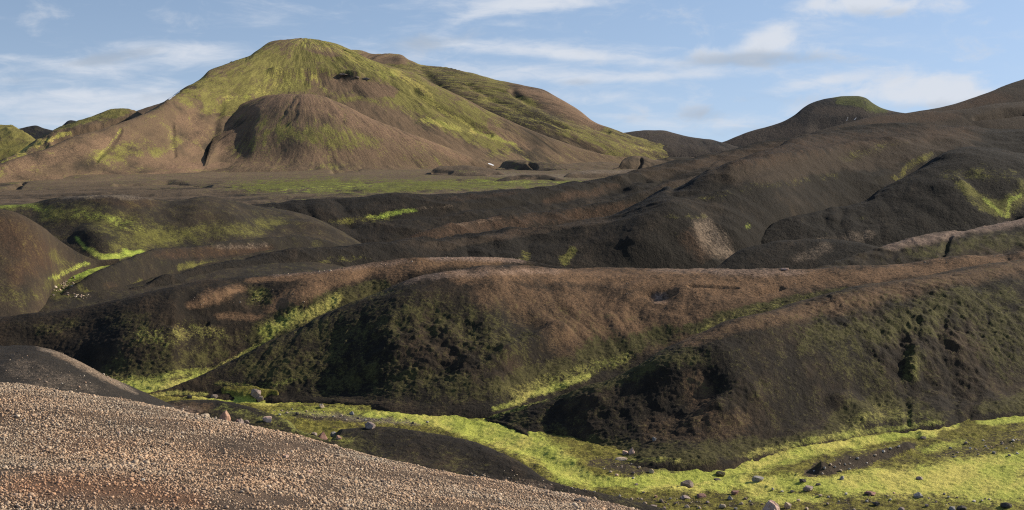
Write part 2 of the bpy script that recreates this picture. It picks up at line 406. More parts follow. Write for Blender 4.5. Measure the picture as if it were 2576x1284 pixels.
FLO = terrain_mat('valley_floor_soil', px(105), dark=(.040, .031, .022), brown=(.085, .061, .038), moss=((.075, .064, .015), (.21, .185, .038)), lush=((.25, .28, .045), (.47, .48, .10)), bump=.8, speck=.45)
SAN = terrain_mat('black_sand', px(35), dark=(.028, .0235, .019), brown=(.042, .034, .026), rust=(.30, .19, .11), pale=(.34, .26, .19), bump=.8, speck=.9, brown_bias=-.05)
GRV = terrain_mat('gravel_bed', px(20), dark=(.060, .045, .034), brown=(.13, .088, .060), rust=(.20, .10, .055), pale=(.3, .22, .16), bump=.9, speck=.6, brown_bias=.1)

# ---- far hills
hill('hill', [(-300, 395, 3600), (300, 395, 3600)], [(-300, 330), (20, 328), (40, 326), (70, 320), (90, 316), (113, 325), (140, 330), (160, 312), (176, 302), (195, 306), (240, 330), (300, 350)], .35, 60, -300, 300, mat=FAR, rough=rf((4, 90, 4, 'n', 1)), base=dict(moss=.25), smooth=2)
hill('hill', [(-300, 430, 2500), (150, 430, 2500)], [(-300, 300), (-100, 312), (0, 317), (25, 319), (50, 330), (76, 346), (95, 360), (150, 400)], .30, 70, -300, 150, mat=MT, rough=rf((6, 110, 4, 'n', 1), (5, 60, 3, 'r', 2)), base=dict(moss=.62, brown=.1))
hill('hill', [(250, 400, 3100), (520, 400, 3100)], [(250, 320), (330, 286), (372, 271), (400, 262), (440, 240), (520, 190)], .35, 70, 250, 500, mat=MT, rough=rf((5, 90, 4, 'n', 1)), base=dict(moss=.2, brown=.4))
hill('hill', [(-50, 470, 1900), (120, 440, 2000), (420, 420, 2100)], [(-50, 425), (10, 400), (40, 383), (80, 358), (118, 334), (157, 318), (196, 305), (243, 290), (282, 278), (313, 275), (340, 281), (380, 300), (420, 330)], .34, 110, -50, 420, mat=MT, rough=add(rf((5, 90, 4, 'n', 1), (2.5, 22, 3, 'n', 1)), rills(6, 60, 3)), base=dict(moss=.35, brown=.1),
     sculpt=[([(150, 350, 14), (260, 320, 14), (320, 305, 10)], -16, 2)],
     paint=[('lush', 0.55, [(40, 385, 9), (110, 358, 9), (170, 335, 8)], 2), ('moss', 0.53, [(150, 322, 12), (240, 296, 9), (310, 280, 8)], 2), ('moss', -.8, [(180, 345, 26), (260, 325, 26), (330, 305, 16)], 2), ('lush', 0.47, [(10, 410, 8), (60, 392, 8)], 2)])
hill('hill', [(1500, 392, 3000), (1900, 392, 3000)], [(1500, 350), (1550, 337), (1575, 332), (1617, 329), (1668, 328), (1698, 335), (1735, 344), (1786, 351), (1814, 357), (1850, 368), (1900, 380)], .25, 60, 1500, 1900, mat=FAR, rough=add(rf((2.5, 160, 4, 'n', 1)), rills(2.5, 90, 4)), base=dict(moss=.15, brown=.5))
hill('far_mountain', [(1600, 400, 3300), (2500, 400, 3300)], [(1600, 395), (1700, 384), (1770, 372), (1821, 357), (1853, 343), (1892, 329), (1931, 319), (1970, 306), (1998, 290), (2021, 270), (2041, 259), (2072, 249), (2096, 245), (2119, 242), (2158, 242), (2178, 247), (2194, 259), (2217, 272), (2237, 278), (2290, 286), (2500, 300)], .5, 110, 1600, 2500, mat=FAR, smooth=2,
     rough=add(rf((1.5, 160, 4, 'n', 1)), rills(3, 120, 4)), base=dict(moss=.05, brown=.15),
     sculpt=[([(2070, 322, 26), (2150, 312, 28), (2230, 302, 22)], -12, 1.8)],
     paint=[('moss', 0.75, [(2115, 250, 16), (2160, 252, 18), (2210, 275, 14)], 2), ('brown', .6, [(2080, 280, 10), (2150, 278, 12), (2230, 284, 8)], 3), ('brown', .5, [(1900, 350, 26), (2000, 330, 16)], 3), ('snow', .5, [(2129, 305, 1.9), (2134, 297, 1.5)], .8), ('snow', .5, [(2147, 303, 1.9), (2153, 297, 1.5)], .8)])
hill('hill', [(2150, 330, 1500), (2900, 330, 1500)], [(2150, 320), (2200, 300), (2283, 285), (2361, 270), (2420, 255), (2479, 235), (2518, 219), (2576, 200), (2900, 120)], .33, 110, 2150, 2900, mat=MID, rough=add(rf((2, 110, 4, 'n', 1)), rills(1.5, 60, 5)), base=dict(brown=.35), paint=[('rust', .6, [(2400, 272, 12), (2500, 245, 14)], 3)])
hill('hill', [(2000, 350, 1000), (2500, 350, 1020), (2900, 350, 1050)], [(2000, 345), (2060, 330), (2123, 313), (2205, 292), (2283, 284), (2361, 280), (2440, 274), (2499, 262), (2576, 255), (2900, 230)], .30, 100, 2000, 2900, mat=MID, rough=add(rf((1.8, 90, 4, 'n', 1)), rills(1.2, 50, 5)), base=dict(brown=.5, moss=.08),
     sculpt=[([(2460, 300, 8), (2500, 290, 14), (2576, 280, 14)], -8, 2)], paint=[('rust', .45, [(2200, 305, 14), (2380, 290, 12)], 3)])

# ---- the big mountain
hill('mountain', rill_moss=.30, centre=(800, 3300), toe=[(780, 400, 2900), (1250, 413, 2800), (1500, 406, 2880), (1700, 397, 3000), (1850, 388, 3080)],
     ridge=[(780, 150), (850, 126), (888, 125), (935, 131), (982, 135), (1006, 137), (1030, 151), (1061, 165), (1131, 170), (1178, 180), (1249, 200), (1308, 212), (1359, 223), (1406, 247), (1445, 270), (1504, 310), (1543, 323), (1594, 341), (1698, 365), (1780, 379), (1850, 385)], slope=.36, rows=230, U0=780, U1=1850, mat=MT, smooth=3,
     rough=add(rf((6, 220, 4, 'n', 1), (1.0, 30, 3, 'n', 1)), rills(11, 120, 5, 1.2), rills(4.0, 46, 5, 1.2)), base=dict(moss=.46, brown=.05),
     sculpt=[([(1290, 228, 10), (1330, 258, 12), (1420, 295, 16), (1520, 330, 12)], -6, 1.3), ([(1060, 178, 12), (1150, 250, 16), (1260, 310, 26), (1400, 355, 18)], -5, 1.5), ([(1180, 215, 10), (1300, 280, 12), (1420, 320, 10)], -4, 1.5), ([(930, 145, 22), (980, 150, 16)], -5, 2)],
     paint=[('moss', -.85, [(1310, 225, 18), (1380, 245, 26), (1450, 290, 20), (1500, 315, 14)], 1.6), ('rust', 0.54, [(1320, 228, 14), (1380, 248, 24), (1450, 290, 18), (1500, 316, 10)], 1.6), ('moss', -.9, [(920, 140, 12), (960, 150, 16), (1005, 150, 14)], 1.8), ('brown', .7, [(920, 140, 12), (960, 150, 16), (1005, 150, 14)], 1.8),
            ('moss', -.7, [(1130, 250, 16), (1220, 300, 18), (1350, 345, 18), (1500, 380, 12)], 2), ('lush', 0.30, [(1130, 195, 14), (1230, 250, 14), (1330, 300, 14), (1450, 335, 10)], 2), ('lush', 0.33, [(1250, 300, 10), (1340, 325, 8)], 2), ('lush', 0.37, [(1560, 365, 7), (1640, 378, 6)], 3), ('lush', 0.26, [(900, 130, 6), (1000, 140, 6), (1080, 172, 6), (1200, 192, 6)], 2)])
hill('mountain', rill_moss=.30, centre=(770, 3000), toe=[(-300, 482, 1540), (0, 475, 1620), (200, 462, 1720), (400, 448, 1860), (520, 440, 1960), (900, 430, 2150), (1250, 420, 2450), (1500, 410, 2700), (1700, 402, 2850)],
     ridge=[(-300, 440), (-100, 425), (0, 409), (39, 396), (118, 372), (196, 341), (274, 317), (333, 296), (392, 270), (451, 229), (509, 196), (527, 178), (545, 172), (580, 157), (627, 141), (647, 125), (686, 102), (725, 97), (756, 95), (803, 100), (842, 108), (880, 123), (935, 149), (975, 163), (1037, 180), (1092, 212), (1170, 250), (1250, 290), (1340, 330), (1430, 362), (1520, 388), (1620, 400), (1700, 402)], slope=.34, rows=300, U0=-300, U1=1700, mat=MT, smooth=3, foot=(.24, .13), mid=(.55, .48),
     rough=add(rf((5, 220, 4, 'n', 1), (1.0, 28, 4, 'n', 1)), rills(7, 120, 3, 1.6), rills(3.0, 46, 3, 1.6)), base=dict(moss=.25, brown=.22),
     sculpt=[([(560, 262, 20), (540, 330, 22), (522, 400, 16)], -5, .9), ([(432, 310, 10), (430, 360, 18), (436, 390, 10)], -3, .8), ([(300, 325, 12), (270, 365, 20), (240, 405, 10)], -3, 1), ([(1040, 230, 12), (1080, 265, 18), (1150, 300, 18), (1230, 340, 12)], -5.5, 1.3), ([(700, 142, 10), (780, 155, 10), (840, 150, 8)], -2, 2), ([(690, 185, 14), (800, 180, 14), (900, 190, 10)], 12, 2)],
     paint=[('moss', 0.34, [(900, 250, 40), (1000, 290, 40), (1120, 330, 36), (1250, 370, 24)], 2), ('moss', 0.48, [(640, 150, 40), (720, 170, 60), (600, 220, 55), (500, 240, 30)], 2.2), ('moss', 0.50, [(800, 120, 34), (900, 160, 36), (1000, 200, 36), (1080, 240, 36), (1180, 300, 34)], 2), ('moss', 0.42, [(540, 275, 24), (600, 270, 20)], 1.4),
            ('lush', 0.41, [(760, 105, 22), (840, 120, 20), (900, 150, 18), (980, 190, 18)], 2), ('lush', 0.33, [(700, 175, 22), (640, 230, 22), (780, 190, 16)], 2), ('lush', 0.37, [(790, 195, 8), (830, 250, 8)], 1), ('lush', 0.49, [(1000, 185, 14), (1060, 220, 14), (1080, 250, 12)], 1.4), ('lush', 0.56, [(1070, 300, 10), (1130, 318, 9), (1160, 330, 5)], 2), ('lush', 0.53, [(1190, 330, 7), (1290, 362, 6)], 2.4), ('lush', 0.49, [(1090, 262, 6), (1130, 290, 7), (1190, 322, 6)], 1.5),
            ('lush', 0.43, [(560, 250, 9), (620, 245, 8)], 2), ('lush', 0.47, [(305, 325, 6), (278, 358, 6), (244, 402, 5)], 1), ('lush', 0.30, [(350, 350, 5), (320, 395, 4)], 1), ('lush', 0.33, [(428, 330, 4), (436, 385, 5)], 1),
            ('moss', -.9, [(790, 122, 10), (830, 132, 12)], 2.5), ('brown', .8, [(760, 122, 8), (830, 130, 10)], 2.5), ('moss', -.95, [(860, 210, 22), (940, 225, 22), (980, 235, 12)], 2), ('rust', 0.33, [(850, 205, 16), (930, 215, 20), (990, 238, 12)], 2), ('moss', -.8, [(900, 270, 20), (1000, 310, 24), (1100, 350, 20), (1200, 385, 14)], 2),
            ('rust', 0.70, [(470, 300, 30), (500, 330, 30), (490, 370, 22)], 1.2), ('rust', 0.56, [(300, 345, 20), (150, 390, 20), (0, 440, 20)], 2.4), ('rust', 0.56, [(380, 400, 16), (470, 412, 20), (540, 410, 12)], 3), ('rust', 0.75, [(380, 440, 9), (460, 425, 12), (520, 412, 9)], 3), ('rust', 0.47, [(30, 465, 12), (180, 450, 12), (330, 440, 10)], 4), ('rust', 0.47, [(1150, 290, 10), (1230, 325, 10), (1330, 370, 8)], 2),
            ('moss', 0.31, [(330, 370, 26), (250, 400, 20)], 2), ('moss', 0.28, [(400, 380, 16), (440, 360, 14)], 1.5), ('snow', 1.0, [(424, 249, 2.5), (450, 232, 2.5)], 1), ('snow', 1.0, [(1234, 413, 1.2), (1243, 416, 1.0)], 2)])
hill('mountain', rill_moss=.30, centre=(760, 2550), toe=[(470, 441, 1950), (600, 438, 1975), (760, 437, 1980), (1000, 434, 2080), (1260, 428, 2250), (1320, 427, 2280)],
     ridge=[(470, 438), (500, 430), (519, 405), (526, 370), (538, 330), (553, 290), (590, 264), (643, 247), (680, 238), (745, 235), (803, 239), (860, 260), (935, 297), (994, 321), (1072, 353), (1151, 383), (1209, 405), (1260, 424), (1320, 429)], slope=[(470, .19), (530, .215), (580, .25), (660, .315), (780, .355), (1320, .36)], rows=200, U0=470, U1=1320, mat=MT, smooth=3, foot=(.22, .13), mid=(.52, .54),
     rough=add(rf((3.5, 180, 4, 'n', 1), (.9, 24, 3, 'n', 1)), rills(3.6, 110, 3, 1.6), rills(2.0, 44, 3, 1.6)), base=dict(moss=.24, brown=.25),
     sculpt=[([(537, 330, 18), (524, 385, 14)], -2, .9), ([(620, 300, 40), (600, 380, 40)], -4, .9), ([(850, 330, 70), (780, 370, 60)], 4, 1.4)],
     paint=[('rust', 0.79, [(600, 275, 26), (690, 255, 26), (780, 255, 28), (870, 290, 26), (960, 325, 20), (1060, 362, 14), (1180, 400, 8)], 1.6), ('rust', 0.65, [(570, 330, 22), (560, 380, 18)], 1), ('rust', 0.47, [(650, 300, 16), (640, 350, 16)], 1), ('rust', 0.33, [(900, 340, 26), (1000, 380, 22), (620, 410, 16)], 2),
            ('moss', 0.23, [(660, 300, 20), (650, 350, 26), (600, 380, 18)], 1), ('moss', 0.29, [(790, 330, 26), (870, 350, 30), (930, 360, 20), (720, 330, 22)], 1.6), ('lush', 0.23, [(700, 320, 14), (780, 320, 12), (860, 345, 14)], 2), ('lush', 0.20, [(810, 290, 7), (900, 312, 7)], 3), ('lush', 0.26, [(660, 390, 10), (690, 405, 8)], 1.6)])

# ---- the plain at the mountain's foot, with low banks along its streams
sheet('plain', [line([(0, 640, 480)]), line([(0, 560, 640), (2800, 560, 640)]), line([(-300, 505, 1230), (400, 505, 1060), (900, 505, 920), (1600, 505, 920)]), line([(-300, 472, 1580), (300, 464, 1520), (800, 461, 1420), (1600, 460, 1400)]), line([(0, 436, 1980), (1700, 428, 2000)]), line([(0, 412, 3000)]), line([(0, 406, 3600)])], [8, 26, 40, 40, 16, 6], -400, 3000, du=4,
      mat=PL, rough=add(rf((5.0, 260, 4, 'n', .45), (1.6, 60, 4, 'n', .5)), lambda S, x, y: 1.5 * np.clip(fbm(x / 400, y / 70, 3, 8, ridged=True) - .1, 0, 1)), base=dict(moss=.29, brown=.26),
      sculpt=[([(300, 470, 5), (420, 462, 5), (520, 470, 4)], -5, 3), ([(0, 480, 6), (40, 470, 6), (60, 462, 4)], -6, 2), ([(840, 432, 5), (900, 428, 5)], -7, 2)],
      paint=[('brown', .55, [(100, 462, 18), (500, 446, 16), (900, 442, 16), (1300, 440, 18), (1650, 440, 16)], 4), ('rust', .7, [(150, 455, 12), (350, 445, 12), (550, 440, 9)], 4), ('rust', .45, [(600, 440, 9), (900, 434, 8), (1150, 428, 8)], 5), ('rust', .4, [(900, 505, 8), (1150, 490, 8)], 5), ('moss', 0.40, [(650, 470, 16), (820, 466, 20), (1000, 470, 18), (1250, 462, 14), (1450, 458, 8)], 5), ('lush', 0.31, [(700, 480, 7), (860, 470, 10), (940, 465, 8)], 6), ('lush', 0.43, [(770, 505, 6), (960, 500, 6)], 6), ('lush', 0.35, [(1180, 455, 6), (1430, 462, 5)], 6), ('moss', -.8, [(0, 500, 18), (300, 490, 20), (560, 500, 16)], 5), ('pale', .25, [(1200, 436, 6), (1450, 447, 6)], 5)])
bank = dict(mat=PL, smooth=2, du=2.6)
hill('bank', [(1085, 442, 1750), (1330, 452, 1650)], [(1085, 432), (1094, 424), (1102, 420), (1151, 417), (1210, 421), (1249, 428), (1275, 440), (1330, 450)], .15, 30, 1085, 1330, base=dict(brown=.45), rough=rf((1.6, 25, 3, 'n', 1)), sculpt=[([(1092, 432, 10), (1130, 436, 6)], -3.6, 1.5), ([(1240, 442, 10), (1300, 450, 10)], -2.2, 2)], paint=[('rust', .8, [(1200, 436, 10), (1260, 444, 10)], 2), ('lush', 0.27, [(1150, 430, 6), (1200, 432, 5)], 2)], **bank)
hill('bank', [(1250, 432, 2050), (1440, 440, 1900)], [(1250, 426), (1262, 406), (1288, 403), (1347, 407), (1386, 411), (1415, 424), (1440, 438)], .15, 34, 1250, 1440, base=dict(brown=.3, moss=.3), rough=rf((2, 25, 3, 'n', 1)), sculpt=[([(1262, 412, 14), (1330, 426, 10)], -6.3, 2), ([(1330, 412, 6), (1345, 420, 8)], -6.3, 1)], **bank)
hill('bank', [(1380, 440, 1950), (1660, 432, 2050)], [(1380, 432), (1395, 416), (1450, 412), (1500, 408), (1560, 412), (1610, 420), (1660, 430)], .15, 30, 1380, 1660, base=dict(brown=.4, moss=.2), rough=rf((2, 25, 3, 'n', 1)), sculpt=[([(1385, 428, 12), (1420, 432, 8)], -5.4, 1.5)], **bank)
hill('bank', [(1545, 428, 1900), (1760, 420, 2000)], [(1545, 426), (1556, 414), (1572, 399), (1598, 392), (1625, 396), (1645, 402), (1690, 396), (1760, 396)], .3, 40, 1545, 1760, base=dict(brown=.1), rough=rf((2, 25, 3, 'n', 1)), sculpt=[([(1560, 418, 16), (1600, 415, 14)], -7.2, 1), ([(1612, 400, 6), (1608, 424, 8)], -5.4, 1)], **bank)
hill('bank', [(1405, 462, 1500), (1800, 450, 1550)], [(1405, 456), (1416, 443), (1445, 433), (1484, 429), (1543, 429), (1621, 427), (1700, 424), (1800, 430)], .15, 36, 1405, 1800, base=dict(brown=.5), rough=rf((1.6, 25, 3, 'n', 1)), sculpt=[([(1415, 448, 14), (1500, 447, 9), (1600, 446, 9)], -4.0, 2)], paint=[('pale', .2, [(1450, 434, 6), (1600, 429, 6)], 4)], **bank)
hill('bank', [(1240, 462, 1480), (1420, 458, 1500)], [(1240, 458), (1270, 447), (1320, 440), (1370, 440), (1400, 446), (1420, 455)], .15, 24, 1240, 1420, base=dict(brown=.1), rough=rf((1.6, 20, 3, 'n', 1)), sculpt=[([(1290, 452, 10), (1380, 452, 10)], -3.6, 2)], paint=[('rust', .6, [(1300, 446, 8), (1330, 450, 8)], 2)], **bank)

# ---- dark ash hills in the middle distance
hill('hill', [(560, 620, 380), (900, 640, 385), (1200, 570, 430), (1600, 510, 520), (2000, 410, 620), (2200, 390, 640)],
     [(560, 530), (690, 519), (800, 509), (900, 500), (1000, 492), (1100, 487), (1200, 484), (1300, 477), (1400, 468), (1480, 458), (1540, 446), (1600, 431), (1700, 405), (1800, 385), (1900, 365), (2000, 351), (2100, 340), (2200, 340)], .22, 150, 560, 2200, mat=MID, mid=(.5, .6),
     rough=add(rf((2.0, 60, 4, 'n', 1), (1.3, 120, 3, 'r', .28), (.4, 8, 4, 'n', 1), (.14, 2.6, 3, 'n', 1)), rills(2.0, 34, 4, 1.0)), base=dict(brown=.05, moss=.05),
     sculpt=[([(690, 530, 9), (702, 552, 12), (730, 580, 10)], -.8, 1), ([(880, 560, 14), (1000, 540, 17), (1150, 530, 14), (1300, 510, 12)], -1.44, 2.5), ([(1350, 500, 14), (1480, 490, 23), (1620, 450, 14)], -1.80, 2), ([(820, 530, 50), (1000, 512, 46)], .8, 2)],
     paint=[('lush', 0.49, [(940, 545, 7), (1000, 536, 8), (1040, 530, 6)], 3), ('moss', 0.44, [(860, 560, 10), (980, 545, 10)], 3), ('lush', 0.43, [(685, 528, 5), (700, 548, 5)], 1), ('rust', 0.48, [(1380, 510, 8), (1440, 492, 12), (1500, 486, 10), (1540, 470, 8)], 2.4), ('pale', .14, [(1060, 525, 4), (1120, 518, 4)], 4), ('rust', 0.24, [(1150, 500, 7), (1300, 485, 6)], 4), ('brown', .6, [(1650, 440, 16), (1900, 385, 16), (2050, 360, 14)], 3), ('rust', 0.17, [(1750, 415, 14), (2000, 365, 14)], 4)])
hill('hill', [(820, 660, 345), (1050, 612, 360), (1300, 592, 395), (1640, 535, 440), (1900, 450, 500), (2150, 400, 560)],
     [(820, 640), (940, 622), (1000, 604), (1060, 584), (1150, 563), (1250, 545), (1350, 530), (1450, 515), (1550, 498), (1650, 470), (1750, 440), (1850, 405), (1950, 376), (2050, 356), (2150, 350)], .42, 110, 820, 2150, mat=MID, mid=(.42, .56),
     rough=add(rf((1.2, 45, 4, 'n', 1), (0.7, 90, 3, 'r', .28), (.4, 8, 4, 'n', 1), (.14, 2.6, 3, 'n', 1)), rills(1.5, 24, 4, 1.0)), base=dict(brown=.1),
     sculpt=[([(1450, 535, 20), (1560, 525, 23), (1640, 505, 20)], -2.16, 2)],
     paint=[('rust', 0.54, [(1030, 598, 10), (1120, 583, 14), (1250, 566, 16), (1400, 548, 16), (1560, 522, 14)], 3), ('pale', .14, [(1150, 564, 5), (1230, 552, 5)], 4), ('rust', 0.61, [(1130, 566, 6), (1230, 548, 6)], 4), ('brown', .5, [(1700, 470, 16), (1900, 400, 20)], 3), ('moss', 0.35, [(1700, 480, 8), (1850, 440, 8)], 4)])
hill('hill', [(180, 800, 215), (500, 745, 260), (850, 705, 300), (1300, 695, 330), (1800, 700, 345), (2200, 700, 420), (2900, 700, 460)],
     [(180, 790), (260, 750), (300, 743), (353, 730), (404, 714), (470, 691), (549, 667), (627, 653), (705, 645), (784, 640), (850, 636), (1000, 616), (1150, 597), (1300, 577), (1450, 552), (1550, 537), (1620, 515), (1680, 490), (1760, 458), (1850, 420), (1930, 385), (1990, 350), (2040, 333), (2087, 325), (2200, 320), (2323, 317), (2428, 317), (2499, 329), (2576, 333), (2900, 350)], [(180, .32), (1400, .34), (1800, .36), (2900, .36)], 230, 180, 2900, mat=MID, mid=(.38, .56), smooth=5,
     rough=add(rf((3.0, 80, 4, 'n', 1), (1.7, 130, 3, 'r', .28), (.5, 9, 4, 'n', 1), (.16, 2.6, 3, 'n', 1)), rills(2.4, 45, 4, 1.2)), base=dict(brown=.0, moss=.04),
     sculpt=[([(2050, 480, 100), (2090, 510, 100), (2000, 570, 60)], -3.60, 1.3), ([(1680, 570, 110), (1620, 620, 110)], 4, 1.3), ([(1790, 590, 48), (1835, 640, 48)], -2.16, 1), ([(2360, 390, 14), (2300, 420, 14), (2220, 460, 12)], -2.16, 1.6), ([(2150, 380, 20), (1900, 440, 20), (1700, 490, 14)], -1.44, 2), ([(2300, 350, 24), (2080, 385, 30), (1850, 440, 26)], 1.6, 2)],
     paint=[('pale', .62, [(1765, 566, 20), (1785, 595, 30), (1812, 622, 26), (1838, 644, 12)], 1.1), ('rust', 0.54, [(1740, 600, 26), (1770, 630, 26)], 1.2), ('lush', 0.26, [(1880, 570, 10)], .8), ('moss', 0.62, [(1420, 655, 16), (1440, 630, 12)], 1), ('moss', 0.48, [(1330, 640, 12), (1310, 660, 12)], 1.4), ('moss', 0.35, [(1690, 545, 8), (1760, 548, 8)], 3),
            ('brown', .8, [(1100, 620, 10), (1300, 588, 10), (1500, 555, 8)], 4), ('rust', 0.34, [(1250, 600, 8), (1350, 570, 8)], 3), ('rust', 0.34, [(1900, 400, 26), (2050, 360, 26), (2250, 340, 22), (2430, 330, 16)], 3), ('brown', .8, [(1850, 440, 24), (2150, 400, 30), (2400, 350, 24)], 3), ('moss', 0.31, [(2130, 400, 10), (2250, 360, 10)], 3), ('moss', .26, [(1780, 500, 10), (1900, 470, 10), (2080, 445, 10)], 4), ('moss', 0.53, [(2340, 392, 10), (2300, 410, 10), (2260, 445, 10)], 1.6), ('moss', 0.31, [(800, 660, 14), (900, 650, 12)], 3), ('moss', 0.40, [(640, 690, 10), (560, 700, 10)], 3)])
hill('hill', [(1880, 690, 360), (2200, 690, 370), (2900, 690, 380)],
     [(1880, 690), (1900, 620), (1925, 580), (1960, 560), (2048, 530), (2120, 514), (2177, 499), (2209, 479), (2264, 452), (2323, 420), (2354, 402), (2401, 378), (2440, 372), (2500, 376), (2576, 388), (2900, 420)], .42, 150, 1880, 2900, mat=MID, mid=(.38, .57),
     rough=add(rf((1.8, 45, 4, 'n', 1), (0.7, 70, 3, 'r', .5), (.5, 9, 4, 'n', 1), (.16, 2.6, 3, 'n', 1)), rills(1.6, 28, 4, 1.0)), base=dict(brown=-.05, moss=.06),
     sculpt=[([(2430, 450, 20), (2480, 490, 50), (2535, 548, 50)], -1.5, 1), ([(2600, 480, 44), (2545, 545, 38)], -1.44, 1)],
     paint=[('moss', 0.66, [(2420, 470, 16), (2480, 515, 20), (2540, 520, 24), (2576, 470, 20)], 1.2), ('lush', 0.47, [(2475, 500, 5), (2530, 545, 6), (2545, 500, 8), (2570, 490, 5)], 1), ('moss', 0.31, [(2400, 440, 20), (2540, 440, 26)], 1.6), ('pale', .3, [(2080, 620, 20), (2180, 590, 14)], 1.4), ('moss', 0.31, [(2160, 545, 12)], 1.4)])
hill('hill', [(1780, 705, 315), (2300, 705, 315)], [(1780, 690), (1810, 668), (1845, 640), (1910, 617), (1990, 603), (2060, 598), (2140, 605), (2220, 625), (2300, 660)], .36, 60, 1780, 2300, mat=MID, rough=rf((.8, 25, 4, 'n', 1), (.3, 5, 4, 'n', 1)), base=dict(brown=0, moss=.05), paint=[('pale', .3, [(2010, 650, 12), (2080, 625, 14)], 1.5)])
hill('hill', [(1990, 705, 205), (2300, 695, 215), (2900, 680, 225)], [(1990, 698), (2060, 676), (2150, 642), (2250, 613), (2310, 598), (2360, 588), (2420, 584), (2500, 566), (2576, 548), (2900, 480)], .33, 80, 1990, 2900, mat=HIL, rough=rf((.7, 18, 4, 'n', 1), (.3, 2.6, 3, 't', 1)), base=dict(moss=.25, brown=.15),
     paint=[('pale', .55, [(2250, 620, 12), (2350, 595, 12), (2576, 556, 14)], 2.5), ('moss', 0.40, [(2300, 640, 16), (2450, 615, 20), (2576, 600, 20)], 2)], sculpt=[([(2390, 600, 14), (2370, 640, 14)], -0.58, 1)])

# ---- the mossy basin on the left
sheet('basin', [line([(-300, 830, 200), (960, 830, 200)]), line([(-300, 760, 228), (150, 752, 232), (800, 760, 230)]), line([(-300, 640, 285), (100, 652, 280), (240, 654, 277), (330, 643, 285), (420, 628, 300), (600, 606, 322), (760, 590, 345), (960, 660, 350)]),
      line([(-300, 570, 310), (100, 575, 304), (250, 575, 300), (400, 562, 318), (560, 560, 336), (760, 555, 360), (960, 645, 368)]),
      line([(-300, 516, 338), (0, 518, 338), (78, 513, 338), (137, 499, 332), (196, 493, 330), (274, 490, 330), (352, 495, 336), (411, 505, 344), (470, 513, 352), (529, 515, 358), (588, 518, 364), (666, 520, 372), (700, 526, 380), (760, 540, 388), (960, 640, 400)]),
      line([(-300, 525, 360), (700, 535, 405), (960, 650, 420)]), line([(-300, 600, 420), (760, 640, 460)])], [10, 36, 46, 44, 10, 8], -300, 950, mat=BAS,
      rough=rf((1.1, 34, 4, 'n', 1), (.22, 4, 4, 'n', 1)), base=dict(moss=.12, brown=.1),
      sculpt=[([(570, 560, 90), (520, 545, 90)], 3.0, 1.3), ([(310, 545, 35), (290, 560, 29)], -0.90, 1.5), ([(265, 615, 50), (235, 595, 40)], 1.3, 1.6)],
      paint=[('pale', .3, [(170, 497, 7), (250, 492, 8), (350, 497, 8)], 4), ('rust', 0.37, [(260, 505, 12), (370, 510, 12)], 3), ('moss', 0.43, [(130, 540, 20), (220, 540, 26), (330, 575, 34), (400, 590, 34), (300, 620, 24)], 1.8), ('moss', 0.39, [(400, 600, 26), (520, 585, 24), (640, 575, 22), (690, 560, 16)], 2), ('lush', 0.23, [(200, 538, 12), (260, 545, 12), (340, 575, 14)], 2), ('moss', 0.43, [(0, 522, 10), (90, 518, 10), (130, 540, 14)], 2),
             ('lush', 0.37, [(0, 520, 6), (70, 516, 7), (110, 530, 6)], 2), ('lush', 0.63, [(355, 636, 8), (320, 642, 9), (290, 652, 12), (250, 668, 14), (200, 690, 14), (150, 705, 12), (130, 715, 8)], 1.8), ('lush', 0.56, [(190, 600, 5), (215, 625, 6), (260, 645, 8), (290, 650, 8)], 1.4), ('lush', 0.47, [(330, 640, 6), (310, 630, 6)], 1.6), ('lush', 0.33, [(150, 735, 10), (190, 725, 10)], 2), ('moss', 0.43, [(200, 700, 26), (150, 735, 24)], 1.6)])
hill('hill', [(-300, 850, 195), (0, 805, 208), (112, 775, 222), (138, 715, 245), (195, 676, 262), (250, 658, 272), (300, 655, 275)],
     [(-300, 470), (-100, 505), (0, 527), (39, 534), (78, 553), (118, 580), (165, 616), (208, 640), (250, 653), (300, 654)], .5, 130, -300, 300, mat=BAS, mid=(.5, .5),
     rough=add(rf((.8, 26, 4, 'n', 1), (.15, 3, 4, 'n', 1)), rills(.5, 9, 5)), base=dict(brown=.25, moss=.08),
     paint=[('rust', 0.51, [(-50, 560, 40), (40, 600, 50), (100, 650, 40), (40, 690, 30)], 1), ('moss', 0.35, [(130, 640, 16), (170, 670, 16), (120, 720, 16)], 1), ('moss', 0.26, [(0, 740, 30), (80, 740, 20)], 1.5), ('lush', 0.40, [(130, 700, 6), (170, 684, 7), (215, 662, 6)], 1.5)])
hill('hill', [(150, 770, 230), (251, 757, 238), (353, 737, 254), (470, 705, 275), (666, 662, 308), (860, 645, 335)],
     [(150, 745), (196, 712), (235, 688), (274, 670), (314, 653), (353, 637), (392, 628), (431, 624), (490, 617), (549, 609), (607, 604), (666, 600), (705, 596), (745, 590), (784, 596), (823, 604), (860, 620)], .5, 90, 150, 860, mat=BAS,
     rough=add(rf((.7, 18, 4, 'n', 1), (.18, 2.6, 4, 'n', 1)), rills(.7, 9, 4)), base=dict(brown=-.1, moss=.06),
     sculpt=[([(450, 640, 14), (540, 634, 17), (660, 625, 17)], -0.94, 2.5)],
     paint=[('rust', 0.54, [(420, 640, 14), (520, 638, 16), (600, 628, 16), (670, 628, 14)], 2), ('pale', .12, [(560, 620, 8), (660, 618, 10)], 3), ('moss', 0.53, [(470, 672, 12), (520, 664, 10)], 2), ('moss', 0.62, [(345, 718, 12), (350, 705, 8)], 1), ('rust', 0.20, [(280, 720, 14)], 1.5), ('moss', 0.44, [(200, 720, 10), (230, 745, 10)], 1), ('moss', 0.31, [(800, 615, 12)], 1.5)])

